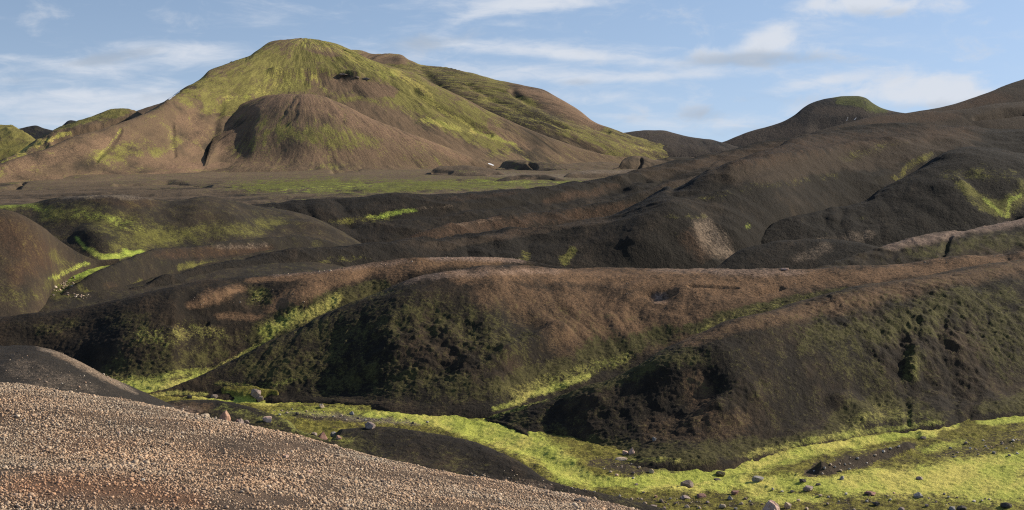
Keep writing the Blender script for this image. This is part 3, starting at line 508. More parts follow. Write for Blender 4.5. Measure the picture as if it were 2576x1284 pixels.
# ---- the near hills round the valley
TUFT = ((.30, 1.0, 3, 't', 1),)
def patchy(pts, amp, size, asp=1.4, kind='n'):
    """roughness inside a patch only: broken ground, slumps"""
    def f(S, x, y):
        k = sstep(0, .6, stroke(S.U + 25 * fbm(x / 6, y / 6, 3, 61), S.V + 18 * fbm(x / 6, y / 6, 3, 67), pts, asp))
        return k * amp * (fbm(x / size, y / size, 4, 91, ridged=(kind == 'r')))
    return f
SB = hill('hill', [(-300, 985, 122), (0, 940, 140), (200, 965, 137), (330, 984, 133), (430, 992, 132), (470, 985, 134), (550, 950, 138), (640, 905, 142), (720, 868, 145), (800, 825, 149), (870, 795, 152), (940, 770, 156), (1000, 745, 158), (1060, 715, 160), (1200, 690, 164), (1430, 690, 168), (1500, 700, 168)],
     [(-300, 815), (0, 793), (100, 783), (200, 770), (300, 754), (400, 735), (500, 714), (600, 700), (700, 690), (800, 684), (900, 671), (1000, 655), (1100, 647), (1200, 643), (1280, 645), (1340, 655), (1400, 667), (1440, 676), (1500, 692)], .31, 230, -300, 1500, mat=HIL, foot=(.18, .10), mid=(.45, .53),
     tufts=rf((.12, 1.2, 3, 't', 1), (.09, .5, 2, 't', 1)), rough=add(rf((.7, 18, 4, 'n', 1), (.04, .5, 2, 'n', 1)), rills(.3, 8, 5)), base=dict(moss=.17, brown=.15),
     sculpt=[([(420, 815, 13), (470, 825, 14), (520, 815, 10)], -0.36, 1.4), ([(640, 740, 49), (690, 780, 44), (700, 800, 26)], -0.36, 1.1), ([(560, 745, 40), (510, 765, 36)], .7, 1.4), ([(770, 740, 60)], .7, 1.3), ([(80, 855, 38), (130, 870, 38)], -0.42, 1.6)],
     paint=[('lush', .75, [(300, 968, 10), (380, 975, 13), (450, 972, 12), (500, 952, 8)], 2), ('lush', .35, [(250, 955, 14), (360, 955, 14), (480, 935, 10)], 2), ('rust', .95, [(480, 768, 10), (540, 748, 18), (600, 728, 12)], 1.6), ('rust', .95, [(690, 775, 16), (760, 745, 26), (830, 710, 26), (900, 690, 22)], 1.4), ('rust', .85, [(640, 705, 8), (800, 695, 12), (950, 672, 16), (1100, 658, 16), (1250, 655, 12)], 2.4), ('rust', .6, [(560, 795, 10), (640, 795, 10)], 2), ('pale', .55, [(1100, 650, 8), (1200, 648, 9), (1300, 656, 8)], 3), ('pale', .25, [(700, 693, 6), (1000, 660, 8)], 4), ('rust', .7, [(980, 690, 20), (1050, 670, 20)], 2),
            ('moss', 0.66, [(650, 745, 26)], 1.5), ('lush', 0.33, [(650, 745, 16)], 1.5), ('lush', 0.58, [(670, 835, 16), (740, 800, 20), (800, 780, 18), (850, 755, 14)], 1.3), ('moss', 0.70, [(660, 840, 34), (760, 795, 36), (860, 755, 30), (960, 720, 18)], 1.2), ('moss', 0.31, [(350, 850, 40), (460, 860, 40), (560, 860, 36)], 1.6), ('moss', 0.40, [(300, 930, 36), (420, 930, 34), (540, 900, 22)], 1.6), ('lush', 0.27, [(330, 965, 16), (420, 962, 16), (500, 935, 12)], 2), ('lush', 0.47, [(480, 960, 10), (540, 930, 9), (620, 890, 8), (680, 850, 8)], 1.2), ('moss', 0.35, [(100, 830, 16), (180, 815, 14)], 2), ('moss', 0.26, [(330, 800, 30)], 2),
            ('lush', 0.23, [(380, 850, 26), (480, 830, 26), (540, 840, 20)], 2)])
SCN = hill('hill', [(330, 1006, 128), (470, 992, 130), (600, 1000, 129), (700, 1004, 128), (800, 1008, 127), (900, 1018, 125), (1000, 1036, 121.5), (1100, 1042, 120.5), (1235, 1044, 120), (1290, 1035, 122), (1400, 1000, 127), (1500, 968, 131), (1600, 932, 134), (1720, 885, 137), (1830, 840, 141), (2000, 792, 145), (2150, 755, 149), (2300, 720, 153), (2576, 680, 157), (2900, 650, 160)],
     [(330, 1002), (400, 988), (470, 966), (550, 926), (640, 876), (720, 839), (800, 796), (870, 766), (940, 740), (1000, 713), (1060, 691), (1120, 681), (1180, 675), (1250, 673), (1400, 672), (1500, 672), (1600, 670), (1700, 670), (1800, 673), (1900, 677), (2000, 681), (2050, 679), (2100, 673), (2200, 665), (2300, 655), (2400, 646), (2576, 632), (2900, 600)], [(330, .44), (1000, .35), (1400, .32), (1900, .28), (2900, .24)], 330, 330, 2900, mat=HIL, foot=(.10, .07), mid=(.44, .53),
     tufts=rf((.12, 1.3, 3, 't', 1), (.09, .45, 2, 't', 1)), rough=add(rf((.8, 15, 4, 'n', 1), (.04, .5, 2, 'n', 1)), rills(.55, 9, 4, 1.2), patchy([(950, 830, 50), (1100, 830, 80), (1200, 860, 80), (1080, 930, 60)], .55, 2.6), patchy([(700, 940, 60), (900, 900, 80), (1150, 860, 90), (1250, 960, 60)], .22, 1.2)), base=dict(moss=.24, brown=.16),
     sculpt=[([(1640, 738, 13), (1690, 733, 12)], -.45, 1.6), ([(1745, 722, 6), (1800, 724, 7), (1850, 720, 5)], -.16, 2), ([(1905, 738, 8), (1960, 722, 8)], -.3, 2), ([(1070, 800, 38), (1010, 815, 38)], -0.24, 1.5), ([(1180, 830, 48), (1220, 860, 54)], -0.45, 1.2), ([(1130, 880, 52), (1100, 930, 52)], -0.39, 1), ([(880, 900, 23), (860, 930, 23)], -0.27, 1.2), ([(1665, 745, 32)], -0.33, 1.6), ([(1640, 735, 23), (1690, 725, 17)], -0.18, 2), ([(1740, 722, 7), (1800, 724, 9), (1850, 721, 6)], -0.24, 2), ([(1900, 735, 12), (1960, 720, 10)], -0.18, 2), ([(1300, 880, 50), (1400, 830, 40)], .9, 1.4), ([(1720, 790, 12), (1640, 772, 12)], -0.12, 2)],
     paint=[('lush', .6, [(340, 1000, 10), (420, 992, 9), (520, 990, 6)], 2), ('rust', .85, [(1150, 692, 16), (1300, 690, 18), (1500, 692, 24), (1700, 710, 36), (1900, 715, 36), (2100, 700, 26), (2350, 675, 26), (2650, 650, 26)], 2), ('rust', .62, [(1250, 740, 40), (1500, 790, 70), (1700, 800, 70), (1900, 750, 40)], 2), ('rust', .45, [(1450, 860, 50), (1620, 850, 50)], 1.6), ('pale', .3, [(1020, 708, 8), (1100, 690, 12), (1250, 684, 12), (1400, 682, 8)], 3), ('pale', .35, [(1650, 676, 8), (1900, 685, 12), (2000, 686, 9)], 4), ('pale', .55, [(1655, 750, 14)], 2),
            ('moss', -.85, [(1100, 690, 26), (1400, 700, 50), (1700, 740, 60), (2000, 710, 40), (2500, 660, 30)], 2.2), ('moss', 0.30, [(640, 920, 50), (800, 860, 60), (1000, 800, 60), (1150, 800, 50), (1250, 860, 50)], 1.5), ('moss', 0.35, [(650, 960, 34), (800, 950, 40), (1000, 950, 50), (1200, 980, 40)], 1.6), ('moss', 0.62, [(1300, 980, 40), (1420, 930, 40), (1560, 880, 40), (1680, 840, 24)], 1.5), ('lush', 0.30, [(1300, 990, 20), (1450, 940, 20), (1580, 895, 16)], 1.6), ('lush', 0.58, [(1250, 1030, 8), (1350, 990, 9), (1480, 948, 8)], 1.6), ('moss', 0.84, [(1740, 830, 14), (1840, 795, 18), (1950, 770, 16), (2050, 748, 14), (2150, 725, 9)], 1.6), ('lush', 0.17, [(1760, 830, 12), (1880, 785, 14), (2040, 750, 12)], 1.6), ('lush', 0.23, [(880, 750, 9), (960, 735, 8)], 2), ('lush', 0.27, [(560, 965, 8), (660, 975, 8), (740, 955, 6)], 3)])
SR = hill('hill', [(1225, 1050, 119), (1300, 1078, 114.5), (1350, 1102, 110.8), (1400, 1114, 109), (1450, 1134, 106), (1500, 1154, 103.4), (1600, 1166, 101.8), (1700, 1170, 101.3), (1800, 1164, 102), (1900, 1146, 104.5), (2000, 1122, 107.8), (2100, 1104, 110.5), (2200, 1086, 113.2), (2300, 1074, 115.2), (2400, 1062, 117.2), (2500, 1048, 119.6), (2576, 1040, 121), (2900, 1010, 126.7)],
     [(1225, 1046), (1280, 1029), (1400, 986), (1500, 951), (1600, 908), (1650, 882), (1720, 860), (1760, 846), (1830, 815), (1900, 793), (2000, 764), (2100, 738), (2150, 724), (2200, 714), (2300, 697), (2450, 672), (2576, 654), (2900, 615)], [(1225, .15), (1400, .20), (1600, .28), (1800, .34), (2100, .36), (2900, .34)], 340, 1225, 2900, mat=HIL, foot=(.2, .12), mid=(.45, .53),
     tufts=rf((.12, 1.3, 3, 't', 1), (.09, .45, 2, 't', 1)), rough=add(rf((.7, 13, 4, 'n', 1), (.05, .5, 2, 'n', 1)), patchy([(2260, 880, 90), (2400, 950, 90), (2350, 820, 80)], .42, 1.6), patchy([(1500, 1000, 70), (1650, 1020, 90), (1850, 1000, 90)], .3, 2.2), patchy([(2100, 800, 90), (2400, 780, 110), (2550, 850, 90)], .30, 1.1, kind='n')), base=dict(moss=.27, brown=.12),
     sculpt=[([(1740, 950, 90), (1620, 1005, 170), (1490, 1065, 140), (1390, 1105, 60)], -1.9, 1.6), ([(2370, 830, 31), (2395, 930, 43), (2405, 1000, 53), (2410, 1062, 48)], -.45, .9), ([(2270, 860, 32), (2260, 930, 41), (2290, 975, 52), (2340, 965, 46)], -.3, 1), ([(2310, 890, 40), (2300, 930, 36)], .6, .9), ([(2280, 1010, 17), (2285, 1060, 17)], -0.21, .8), ([(2120, 1010, 40), (2180, 1050, 40)], .8, 1.4), ([(2450, 1000, 38), (2440, 1050, 29)], -0.30, .8)],
     paint=[('rust', .55, [(1730, 862, 12), (1850, 822, 16), (2000, 790, 22), (2200, 745, 26), (2400, 700, 22), (2600, 670, 20)], 2), ('rust', .5, [(1750, 960, 30), (1770, 1030, 30)], 1), ('rust', .2, [(1650, 1080, 30), (1850, 1070, 40)], 1.5), ('moss', 0.66, [(1245, 1038, 10), (1400, 990, 18), (1500, 965, 22), (1600, 930, 24)], 1.4), ('lush', 0.39, [(1240, 1046, 8), (1300, 1030, 8), (1380, 1000, 6)], 1.6), ('moss', 0.40, [(1620, 910, 26), (1740, 890, 26)], 1.5), ('moss', 0.44, [(2060, 850, 40), (2200, 830, 50), (2350, 780, 50), (2500, 760, 50), (2576, 900, 60)], 1.5), ('moss', 0.66, [(2300, 900, 26), (2290, 940, 26)], .9), ('lush', 0.20, [(2300, 900, 16), (2295, 945, 16)], .9), ('moss', 0.81, [(2110, 1070, 30), (2170, 1030, 40), (2260, 1030, 36), (2360, 1045, 20)], 1.3), ('lush', 0.23, [(2130, 1080, 20), (2220, 1040, 26), (2340, 1050, 16)], 1.6), ('moss', 0.70, [(2480, 1030, 14), (2600, 1010, 26)], 2), ('moss', 0.44, [(1520, 1120, 26), (1620, 1135, 22), (1780, 1130, 20), (1900, 1110, 16)], 2), ('moss', 0.35, [(2150, 920, 40), (2200, 960, 30)], 1.5), ('moss', .3, [(1300, 1050, 20), (1400, 1080, 16)], 1.6), ('moss', .55, [(1450, 1120, 14), (1560, 1150, 16), (1720, 1156, 18), (1880, 1136, 16), (2020, 1104, 14), (2140, 1084, 12)], 2), ('lush', .5, [(1880, 1146, 9), (2000, 1118, 10), (2120, 1096, 10), (2260, 1076, 9), (2360, 1064, 8)], 3), ('lush', .3, [(1560, 1156, 8), (1720, 1160, 8)], 3)])

# ---- the valley floor with its bright moss
SF = sheet('valley_floor', [line([(0, 1500, 71)]), line([(0, 1290, 88), (3000, 1290, 88)]), line([(0, 1150, 103.8)]), line([(0, 1050, 119.2)]), line([(0, 985, 132)]), line([(0, 940, 142.5)])], [24, 110, 90, 70, 24], -300, 2900, mat=FLO,
      tufts=rf((.16, 2.2, 3, 't', .8), (.07, .6, 2, 't', .8)), rough=lambda S, x, y: rf((.5, 16, 3, 'n', 1), (.05, .5, 2, 'n', 1))(S, x, y) - .2, base=dict(moss=.70, lush=.10, brown=.1),
      sculpt=[([(1200, 1085, 26), (1330, 1125, 30), (1410, 1170, 30), (1500, 1210, 24), (1750, 1195, 24), (2000, 1140, 22), (2300, 1090, 16)], -.35, 1.4), ([(2060, 1185, 14), (2140, 1160, 20), (2280, 1125, 14)], .7, 1.6), ([(560, 990, 8), (640, 992, 10), (700, 996, 6)], 1.0, 2)],
      paint=[('lush', 0.90, [(330, 978, 12), (450, 985, 12), (520, 1002, 9), (600, 1008, 8), (680, 1010, 9), (770, 1008, 8)], 2), ('lush', 0.75, [(330, 985, 16), (420, 975, 14), (500, 968, 9)], 2), ('lush', 0.32, [(700, 1040, 16), (840, 1030, 16), (940, 1040, 14)], 2.5),
             ('lush', 0.94, [(930, 1044, 8), (1050, 1050, 14), (1150, 1066, 24), (1250, 1092, 30), (1340, 1122, 34), (1400, 1155, 28), (1430, 1192, 26), (1500, 1212, 19), (1600, 1208, 17), (1750, 1198, 18), (1850, 1184, 20), (1950, 1158, 18), (2050, 1132, 17), (2150, 1114, 15), (2250, 1098, 13), (2350, 1082, 12), (2400, 1070, 8)], 1.6), ('lush', 0.90, [(2480, 1062, 10), (2576, 1052, 13), (2700, 1045, 14)], 2), ('lush', 0.85, [(1620, 1222, 12), (1800, 1222, 18), (1950, 1215, 22), (2100, 1215, 24), (2300, 1200, 30), (2450, 1185, 40), (2576, 1160, 30), (2700, 1150, 30)], 2), ('lush', 0.85, [(2100, 1230, 20), (2400, 1225, 40), (2600, 1230, 46)], 2), ('lush', 0.66, [(1900, 1250, 14), (2050, 1258, 12)], 2.5), ('lush', 0.47, [(2330, 1130, 14), (2420, 1120, 14)], 2),
             ('moss', -.95, [(2030, 1192, 9), (2080, 1180, 16), (2140, 1165, 20), (2200, 1150, 14), (2290, 1122, 8)], 2), ('lush', -.95, [(2030, 1192, 9), (2080, 1182, 18), (2140, 1165, 20), (2200, 1150, 14), (2290, 1122, 8)], 2), ('lush', -.6, [(2390, 1140, 16), (2500, 1125, 20), (2600, 1110, 16)], 2), ('moss', -.3, [(2390, 1145, 16), (2500, 1120, 24), (2600, 1095, 20)], 2), ('moss', -.55, [(1500, 1165, 14), (1600, 1178, 18), (1720, 1170, 16), (1800, 1155, 12)], 2), ('lush', -.7, [(1520, 1180, 16), (1620, 1188, 16)], 2), ('moss', -.2, [(1500, 1262, 14), (1700, 1260, 16), (1950, 1268, 14), (2150, 1256, 12)], 2.5), ('lush', -.6, [(1500, 1262, 16), (1700, 1262, 14), (1830, 1264, 10)], 2.5), ('lush', -.45, [(2100, 1268, 10), (2300, 1265, 10)], 3), ('moss', -.3, [(2180, 1245, 8), (2300, 1248, 10), (2400, 1250, 8)], 3), ('lush', -.5, [(2180, 1245, 8), (2300, 1248, 10), (2380, 1250, 8)], 3), ('moss', -.6, [(720, 1042, 8), (800, 1048, 12), (900, 1055, 12), (1040, 1062, 10)], 2.5), ('pale', .4, [(720, 1035, 7), (800, 1040, 9), (900, 1052, 10), (1050, 1064, 8)], 3)])
# low ashy mound between the gravel and the stream
SM = hill('mound', [(330, 1120, 66), (700, 1150, 66), (1100, 1230, 63), (1500, 1330, 60), (1750, 1400, 60)],
     [(330, 1040), (400, 1016), (450, 1008), (520, 1006), (580, 1014), (640, 1030), (700, 1052), (760, 1068), (810, 1078), (860, 1080), (930, 1075), (1000, 1078), (1100, 1092), (1200, 1115), (1280, 1145), (1330, 1172), (1380, 1206), (1440, 1229), (1500, 1240), (1560, 1254), (1650, 1276), (1750, 1310)], .10, 150, 330, 1750, mat=HIL, back=(.3, 120),
     rough=rf((.3, 9, 3, 'n', 1), (.06, .7, 3, 'n', 1)), base=dict(moss=.30, brown=.05),
     sculpt=[([(770, 1062, 30), (820, 1082, 26)], -.9, 1.6)],
     paint=[('pale', .4, [(420, 1030, 14), (480, 1036, 12)], 2), ('rust', .4, [(430, 1032, 22), (510, 1030, 14)], 2), ('moss', .35, [(560, 1025, 20), (640, 1045, 20), (760, 1080, 26), (900, 1120, 30)], 2), ('lush', .32, [(560, 1028, 8), (640, 1042, 8), (780, 1085, 14), (860, 1105, 12)], 3), ('moss', -.7, [(500, 1012, 8), (620, 1026, 8)], 3), ('moss', -.6, [(1200, 1130, 22), (1330, 1185, 26), (1480, 1240, 20)], 1.6), ('pale', .25, [(1250, 1215, 14), (1370, 1230, 14)], 2)])
# black sand shoulder and the gravel slope in front
SS = sheet('sand_shoulder', [line([(-300, 1080, 25), (0, 1060, 26), (420, 1120, 26), (700, 1200, 26)]), line([(-300, 1000, 29), (0, 1010, 29), (200, 1040, 29), (420, 1085, 29.5), (700, 1150, 30)]), line([(-300, 850, 40), (0, 870, 38), (70, 872, 37.5), (130, 884, 37), (200, 912, 36.5), (260, 944, 36), (330, 984, 35.5), (380, 1008, 35.5), (430, 1033, 35.5), (500, 1066, 35.5), (700, 1140, 36)]), line([(-300, 865, 43), (200, 930, 40), (700, 1160, 39)]), line([(-300, 1000, 54), (700, 1260, 48)])], [8, 90, 12, 8], -300, 700, mat=SAN,
      rough=rf((.10, 4, 3, 'n', 1), (.03, .5, 3, 'n', 1)), base=dict(brown=.1), paint=[('pale', .40, [(100, 874, 7), (170, 897, 11), (240, 934, 12), (300, 968, 10), (340, 990, 5)], 1.5), ('rust', .4, [(140, 888, 9), (220, 922, 10), (290, 962, 9)], 1.5), ('pale', .15, [(60, 930, 30), (200, 980, 26)], 2)])
SG = sheet('gravel_slope', [line([(-300, 2600, 5), (2000, 2700, 5)]), line([(-300, 1700, 9), (900, 1720, 9.5), (2000, 1760, 10)]), line([(-300, 1280, 14), (600, 1284, 14.5), (1300, 1310, 16), (2000, 1390, 17)]), line([(-300, 1090, 20.5), (0, 1100, 20.5), (500, 1140, 20), (1000, 1210, 19.8), (1500, 1290, 19.8), (2000, 1370, 20)]),
      line([(-300, 925, 29.5), (0, 962, 28.5), (60, 968, 28), (150, 985, 27.5), (250, 1001, 27), (330, 1013, 26.8), (420, 1027, 26.5), (510, 1047, 26), (600, 1064, 25.6), (700, 1086, 25.2), (760, 1101, 25), (850, 1126, 24.6), (950, 1151, 24.2), (1050, 1173, 24), (1130, 1192, 23.8), (1250, 1214, 23.4), (1400, 1241, 23), (1500, 1259, 22.8), (1600, 1281, 22.6), (1800, 1330, 22), (2000, 1375, 21.6)]), line([(-300, 940, 32), (2000, 1395, 24)]), line([(-300, 1150, 40), (2000, 1600, 32)])], [6, 30, 80, 80, 10, 8], -300, 2000, du=4, mat=GRV,
      rough=rf((.10, 3.5, 3, 'n', 1), (.03, .5, 3, 'n', 1)), base=dict(brown=.1), paint=[('rust', .45, [(100, 1110, 30), (300, 1120, 20)], 2), ('rust', .55, [(100, 1230, 40), (300, 1230, 40), (500, 1260, 20)], 2), ('brown', -.9, [(560, 1130, 26), (760, 1125, 20)], 2)])
# ------------------------------------------------------------------ gravel
def ico():
    t = (1 + 5 ** .5) / 2
    v = np.array([(-1, t, 0), (1, t, 0), (-1, -t, 0), (1, -t, 0), (0, -1, t), (0, 1, t), (0, -1, -t), (0, 1, -t), (t, 0, -1), (t, 0, 1), (-t, 0, -1), (-t, 0, 1)], float)
    v /= np.linalg.norm(v[0])
    f = np.array([(0, 11, 5), (0, 5, 1), (0, 1, 7), (0, 7, 10), (0, 10, 11), (1, 5, 9), (5, 11, 4), (11, 10, 2), (10, 7, 6), (7, 1, 8), (3, 9, 4), (3, 4, 2), (3, 2, 6), (3, 6, 8), (3, 8, 9), (4, 9, 5), (2, 4, 11), (6, 2, 10), (8, 6, 7), (9, 8, 1)])
    return v, f

def stone_mat(name):
    m = bpy.data.materials.new(name); m.use_nodes = True
    N = NT(m.node_tree)
    out = N.n('ShaderNodeOutputMaterial'); bs = N.n('ShaderNodeBsdfPrincipled'); bs.inputs['Roughness'].default_value = .9; bs.inputs['Specular IOR Level'].default_value = .2
    N.t.links.new(bs.outputs[0], out.inputs[0])
    a = N.n('ShaderNodeAttribute'); a.attribute_name = 'tone'
    geo = N.n('ShaderNodeNewGeometry')
    n = N.noise(geo.outputs['Position'], 45, 3, .6)
    mul = N.n('ShaderNodeMix', data_type='RGBA', blend_type='MULTIPLY'); mul.inputs[0].default_value = 1.0
    cg = N.n('ShaderNodeCombineColor'); g = N.ramp(n, .25, .75, .72, 1.2); [N.put(cg.inputs[i], g) for i in range(3)]
    N.put(mul.inputs[6], a.outputs['Color']); N.put(mul.inputs[7], cg.outputs[0]); N.put(bs.inputs['Base Color'], mul.outputs[2])
    return m
STONE = stone_mat('gravel_stone')

def octa():
    return np.array([(1, 0, 0), (-1, 0, 0), (0, 1, 0), (0, -1, 0), (0, 0, 1), (0, 0, -1)], float), np.array([(0, 2, 4), (2, 1, 4), (1, 3, 4), (3, 0, 4), (2, 0, 5), (1, 2, 5), (3, 1, 5), (0, 3, 5)])

def stones_mesh(name, P, size, tone, flat=(.5, .9), shape=None):
    """one mesh of many loose stones: P (n,3) centres, size (n,), tone (n,3)"""
    n = len(P); v, f = (shape or ico)(); K = len(v)
    rng = np.random.default_rng(len(name) + n)
    r = rng.uniform(.68, 1.18, (n, K, 1))
    s = np.stack([rng.uniform(.75, 1.3, n), rng.uniform(.75, 1.3, n), rng.uniform(*flat, n)], -1)[:, None, :]
    a = rng.uniform(0, 2 * np.pi, n); ca, sa = np.cos(a)[:, None], np.sin(a)[:, None]
    tl = rng.normal(0, .35, n)[:, None]
    q = v[None] * r * s * size[:, None, None] * .5
    # tilt about x then turn about z
    y = q[..., 1] * np.cos(tl) - q[..., 2] * np.sin(tl); z = q[..., 1] * np.sin(tl) + q[..., 2] * np.cos(tl); x = q[..., 0]
    q = np.stack([x * ca - y * sa, x * sa + y * ca, z], -1) + P[:, None, :]
    fa = (f[None] + K * np.arange(n)[:, None, None]).reshape(-1, 3)
    me = bpy.data.meshes.new(name)
    me.vertices.add(n * K); me.vertices.foreach_set('co', q.astype(np.float32).ravel())
    me.loops.add(fa.size); me.loops.foreach_set('vertex_index', fa.ravel().astype(np.int32))
    me.polygons.add(len(fa)); me.polygons.foreach_set('loop_start', np.arange(0, fa.size, 3, dtype=np.int32))
    me.update(calc_edges=True)
    t = me.attributes.new('tone', 'FLOAT_COLOR', 'POINT')
    t.data.foreach_set('color', np.concatenate([np.repeat(tone, K, 0), np.ones((n * K, 1))], -1).astype(np.float32).ravel())
    me.materials.append(STONE)
    return me

TONES = np.array([(.46, .34, .23), (.40, .275, .18), (.54, .42, .30), (.33, .225, .15), (.44, .28, .17), (.19, .14, .10), (.09, .073, .06), (.50, .37, .25), (.62, .51, .39), (.25, .21, .18), (.15, .105, .075)])
TW = np.array([.20, .18, .09, .14, .13, .08, .06, .08, .015, .015, .03])

def bilinear(S, n, weight, r0=0, r1=None, rng=RNG):
    """n random points on a sheet, chosen by quad area and weight (nr-1, nc-1)"""
    Pz = np.stack([S.x, S.y, S.z], -1)
    A = np.linalg.norm(np.cross(Pz[1:, :-1] - Pz[:-1, :-1], Pz[:-1, 1:] - Pz[:-1, :-1]), axis=-1) * weight
    c = np.cumsum(A.ravel()); i = np.searchsorted(c, rng.random(n) * c[-1]); i = np.minimum(i, A.size - 1)
    r, k = np.divmod(i, A.shape[1]); u, v = rng.random((2, n, 1))
    return Pz[r, k] * (1 - u) * (1 - v) + Pz[r, k + 1] * u * (1 - v) + Pz[r + 1, k] * (1 - u) * v + Pz[r + 1, k + 1] * u * v

def gravel():
    S = SG
    U, V = S.U2[:-1, :-1], S.V2[:-1, :-1]
    vis = ((V < 1330) & (U > -120) & (U < 2000) & (np.arange(U.shape[0])[:, None] < U.shape[0] - 6)).astype(float)
    # bare, finer patches in the gravel
    x, y = S.x[:-1, :-1], S.y[:-1, :-1]
    bare = sstep(.12, .45, fbm(x / 2.2, y / 2.2, 4, 301)) * .8
    for pts in ([(560, 1130, 50), (780, 1125, 36)], [(820, 1225, 40)], [(1100, 1265, 30)], [(300, 1240, 50), (150, 1235, 40)]):
        bare = np.maximum(bare, .75 * stroke(U, V, pts, 2))
    n = 130000
    P = bilinear(S, n, vis * (1 - bare))
    size = np.clip(np.exp(RNG.normal(math.log(.0265), .38, n)), .013, .12)
    size *= 1 + .55 * fbm(P[:, 0] / 1.3, P[:, 1] / 1.3, 4, 331)          # coarser and finer drifts
    k = RNG.choice(len(TONES), n, p=TW / TW.sum())
    tone = (TONES[k] * .62 + TONES.mean(0) * .38 * np.array([1.02, .98, .93])) * RNG.uniform(.78, 1.28, (n, 1))
    # drifts of redder and greyer stone
    w = fbm(P[:, 0] / 3, P[:, 1] / 3, 4, 317)[:, None]
    tone = tone * (1 + np.clip(w, -.6, .6) * np.array([.22, .05, -.08]))
    u2, v2 = project(P[:, 0], P[:, 1], P[:, 2])
    red = stroke(u2, v2, [(60, 1225, 60), (300, 1230, 60), (480, 1265, 40)], 2)[:, None]
    tone = tone * (1 - .45 * red) + tone * red * .45 * np.array([1.0, .62, .45])
    P[:, 2] += size * .12
    big = size > .034
    for k, lab, sh in ((big, 'coarse tan and brown gravel strewn over the foreground slope', ico), (~big, 'fine brown grit between the gravel stones of the foreground slope', octa)):
        ob = bpy.data.objects.new('gravel', stones_mesh('gravel', P[k], size[k], tone[k], shape=sh)); COL.objects.link(ob)
        ob['kind'] = 'stuff'; ob['label'] = lab; ob['category'] = 'gravel'
gravel()
# ---- boulders
def rock_mat(name, a, b, lichen=None, scale=5.0):
    m = bpy.data.materials.new(name); m.use_nodes = True
    N = NT(m.node_tree)
    out = N.n('ShaderNodeOutputMaterial'); bs = N.n('ShaderNodeBsdfPrincipled'); bs.inputs['Roughness'].default_value = .9; bs.inputs['Specular IOR Level'].default_value = .2
    N.t.links.new(bs.outputs[0], out.inputs[0])
    P = N.n('ShaderNodeTexCoord').outputs['Object']
    n1 = N.noise(P, scale, 5, .65, .4); n2 = N.noise(P, scale * 5, 4, .6)
    c = N.mix(N.ramp(n1, .32, .68), a, b)
    if lichen: c = N.mix(N.ramp(n2, .50, .62), c, lichen)
    g = N.ramp(n2, .25, .75, .7, 1.25); cg = N.n('ShaderNodeCombineColor'); [N.put(cg.inputs[i], g) for i in range(3)]
    mul = N.n('ShaderNodeMix', data_type='RGBA', blend_type='MULTIPLY'); mul.inputs[0].default_value = 1.0; N.put(mul.inputs[6], c); N.put(mul.inputs[7], cg.outputs[0]); N.put(bs.inputs['Base Color'], mul.outputs[2])
    bp = N.n('ShaderNodeBump'); bp.inputs['Strength'].default_value = .6; bp.inputs['Distance'].default_value = .04
    N.put(bp.inputs['Height'], N.math('ADD', n1, N.math('MULTIPLY', n2, .5))); N.t.links.new(bp.outputs[0], bs.inputs['Normal'])
    return m
ROCK = dict(orange=rock_mat('orange_rock', (.36, .20, .13), (.48, .30, .21)), maroon=rock_mat('maroon_rock', (.19, .105, .085), (.28, .16, .125)), grey=rock_mat('grey_rock', (.19, .175, .16), (.33, .305, .275)),
            tan=rock_mat('tan_rock', (.34, .255, .175), (.50, .40, .29)), brown=rock_mat('brown_rock', (.13, .10, .08), (.24, .185, .15)), mauve=rock_mat('mauve_rock', (.22, .165, .14), (.34, .265, .225)), dark=rock_mat('dark_rock', (.05, .042, .038), (.10, .085, .075)),
            pale=rock_mat('pale_rock', (.42, .37, .31), (.60, .54, .47)), mossy=rock_mat('mossy_rock', (.055, .046, .035), (.10, .085, .06), (.14, .135, .03)), pink=rock_mat('pink_rock', (.44, .28, .21), (.60, .43, .34)))

_ico_cache = {}
def ico_sphere(sub):
    if sub not in _ico_cache:
        bm = bmesh.new(); bmesh.ops.create_icosphere(bm, subdivisions=sub, radius=1.0)
        bm.verts.ensure_lookup_table()
        _ico_cache[sub] = (np.array([v.co[:] for v in bm.verts]), np.array([[v.index for v in f.verts] for f in bm.faces])); bm.free()
    return _ico_cache[sub]

def rock_mesh(name, w, dep, h, seed, sub=3, kind='block'):
    """a stone w x dep x h metres, its lowest fifth meant for the ground; planes cut its faces, noise wears them"""
    rng = np.random.default_rng(seed)
    v, f = ico_sphere(sub); v = v.copy()
    ncut = {'block': 13, 'pyramid': 9, 'slab': 10, 'round': 22, 'jagged': 9}[kind]
    for i in range(ncut):
        n = rng.normal(size=3)
        if kind == 'pyramid': n[2] = abs(n[2]) * .6 + .25
        if kind == 'slab' and i < 3: n = np.array([rng.normal() * .15, rng.normal() * .15, 1.0])
        n /= np.linalg.norm(n)
        hgt = rng.uniform(.48, .80) if kind != 'round' else rng.uniform(.72, .92)
        d = v @ n
        v -= np.maximum(0, d - hgt)[:, None] * n
    k = 2.2
    nz = fbm(v[:, 0] * k + seed * 3.1 + v[:, 2] * 1.7, v[:, 1] * k - v[:, 2] * 2.3, 3, seed % 50)
    v *= (1 + (.10 if kind != 'jagged' else .30) * nz)[:, None]
    if kind == 'pyramid':
        t = (v[:, 2] - v[:, 2].min()) / np.ptp(v[:, 2]); v[:, :2] *= (1.15 - .85 * t)[:, None]; v[:, 0] += .25 * t * rng.choice([-1, 1])
    v = (v - v.min(0)) / np.ptp(v, axis=0) - np.array([.5, .5, .30])
    v *= np.array([w, dep, h / .70])
    me = bpy.data.meshes.new(name); me.from_pydata(v.tolist(), [], f.tolist()); me.update()
    return me

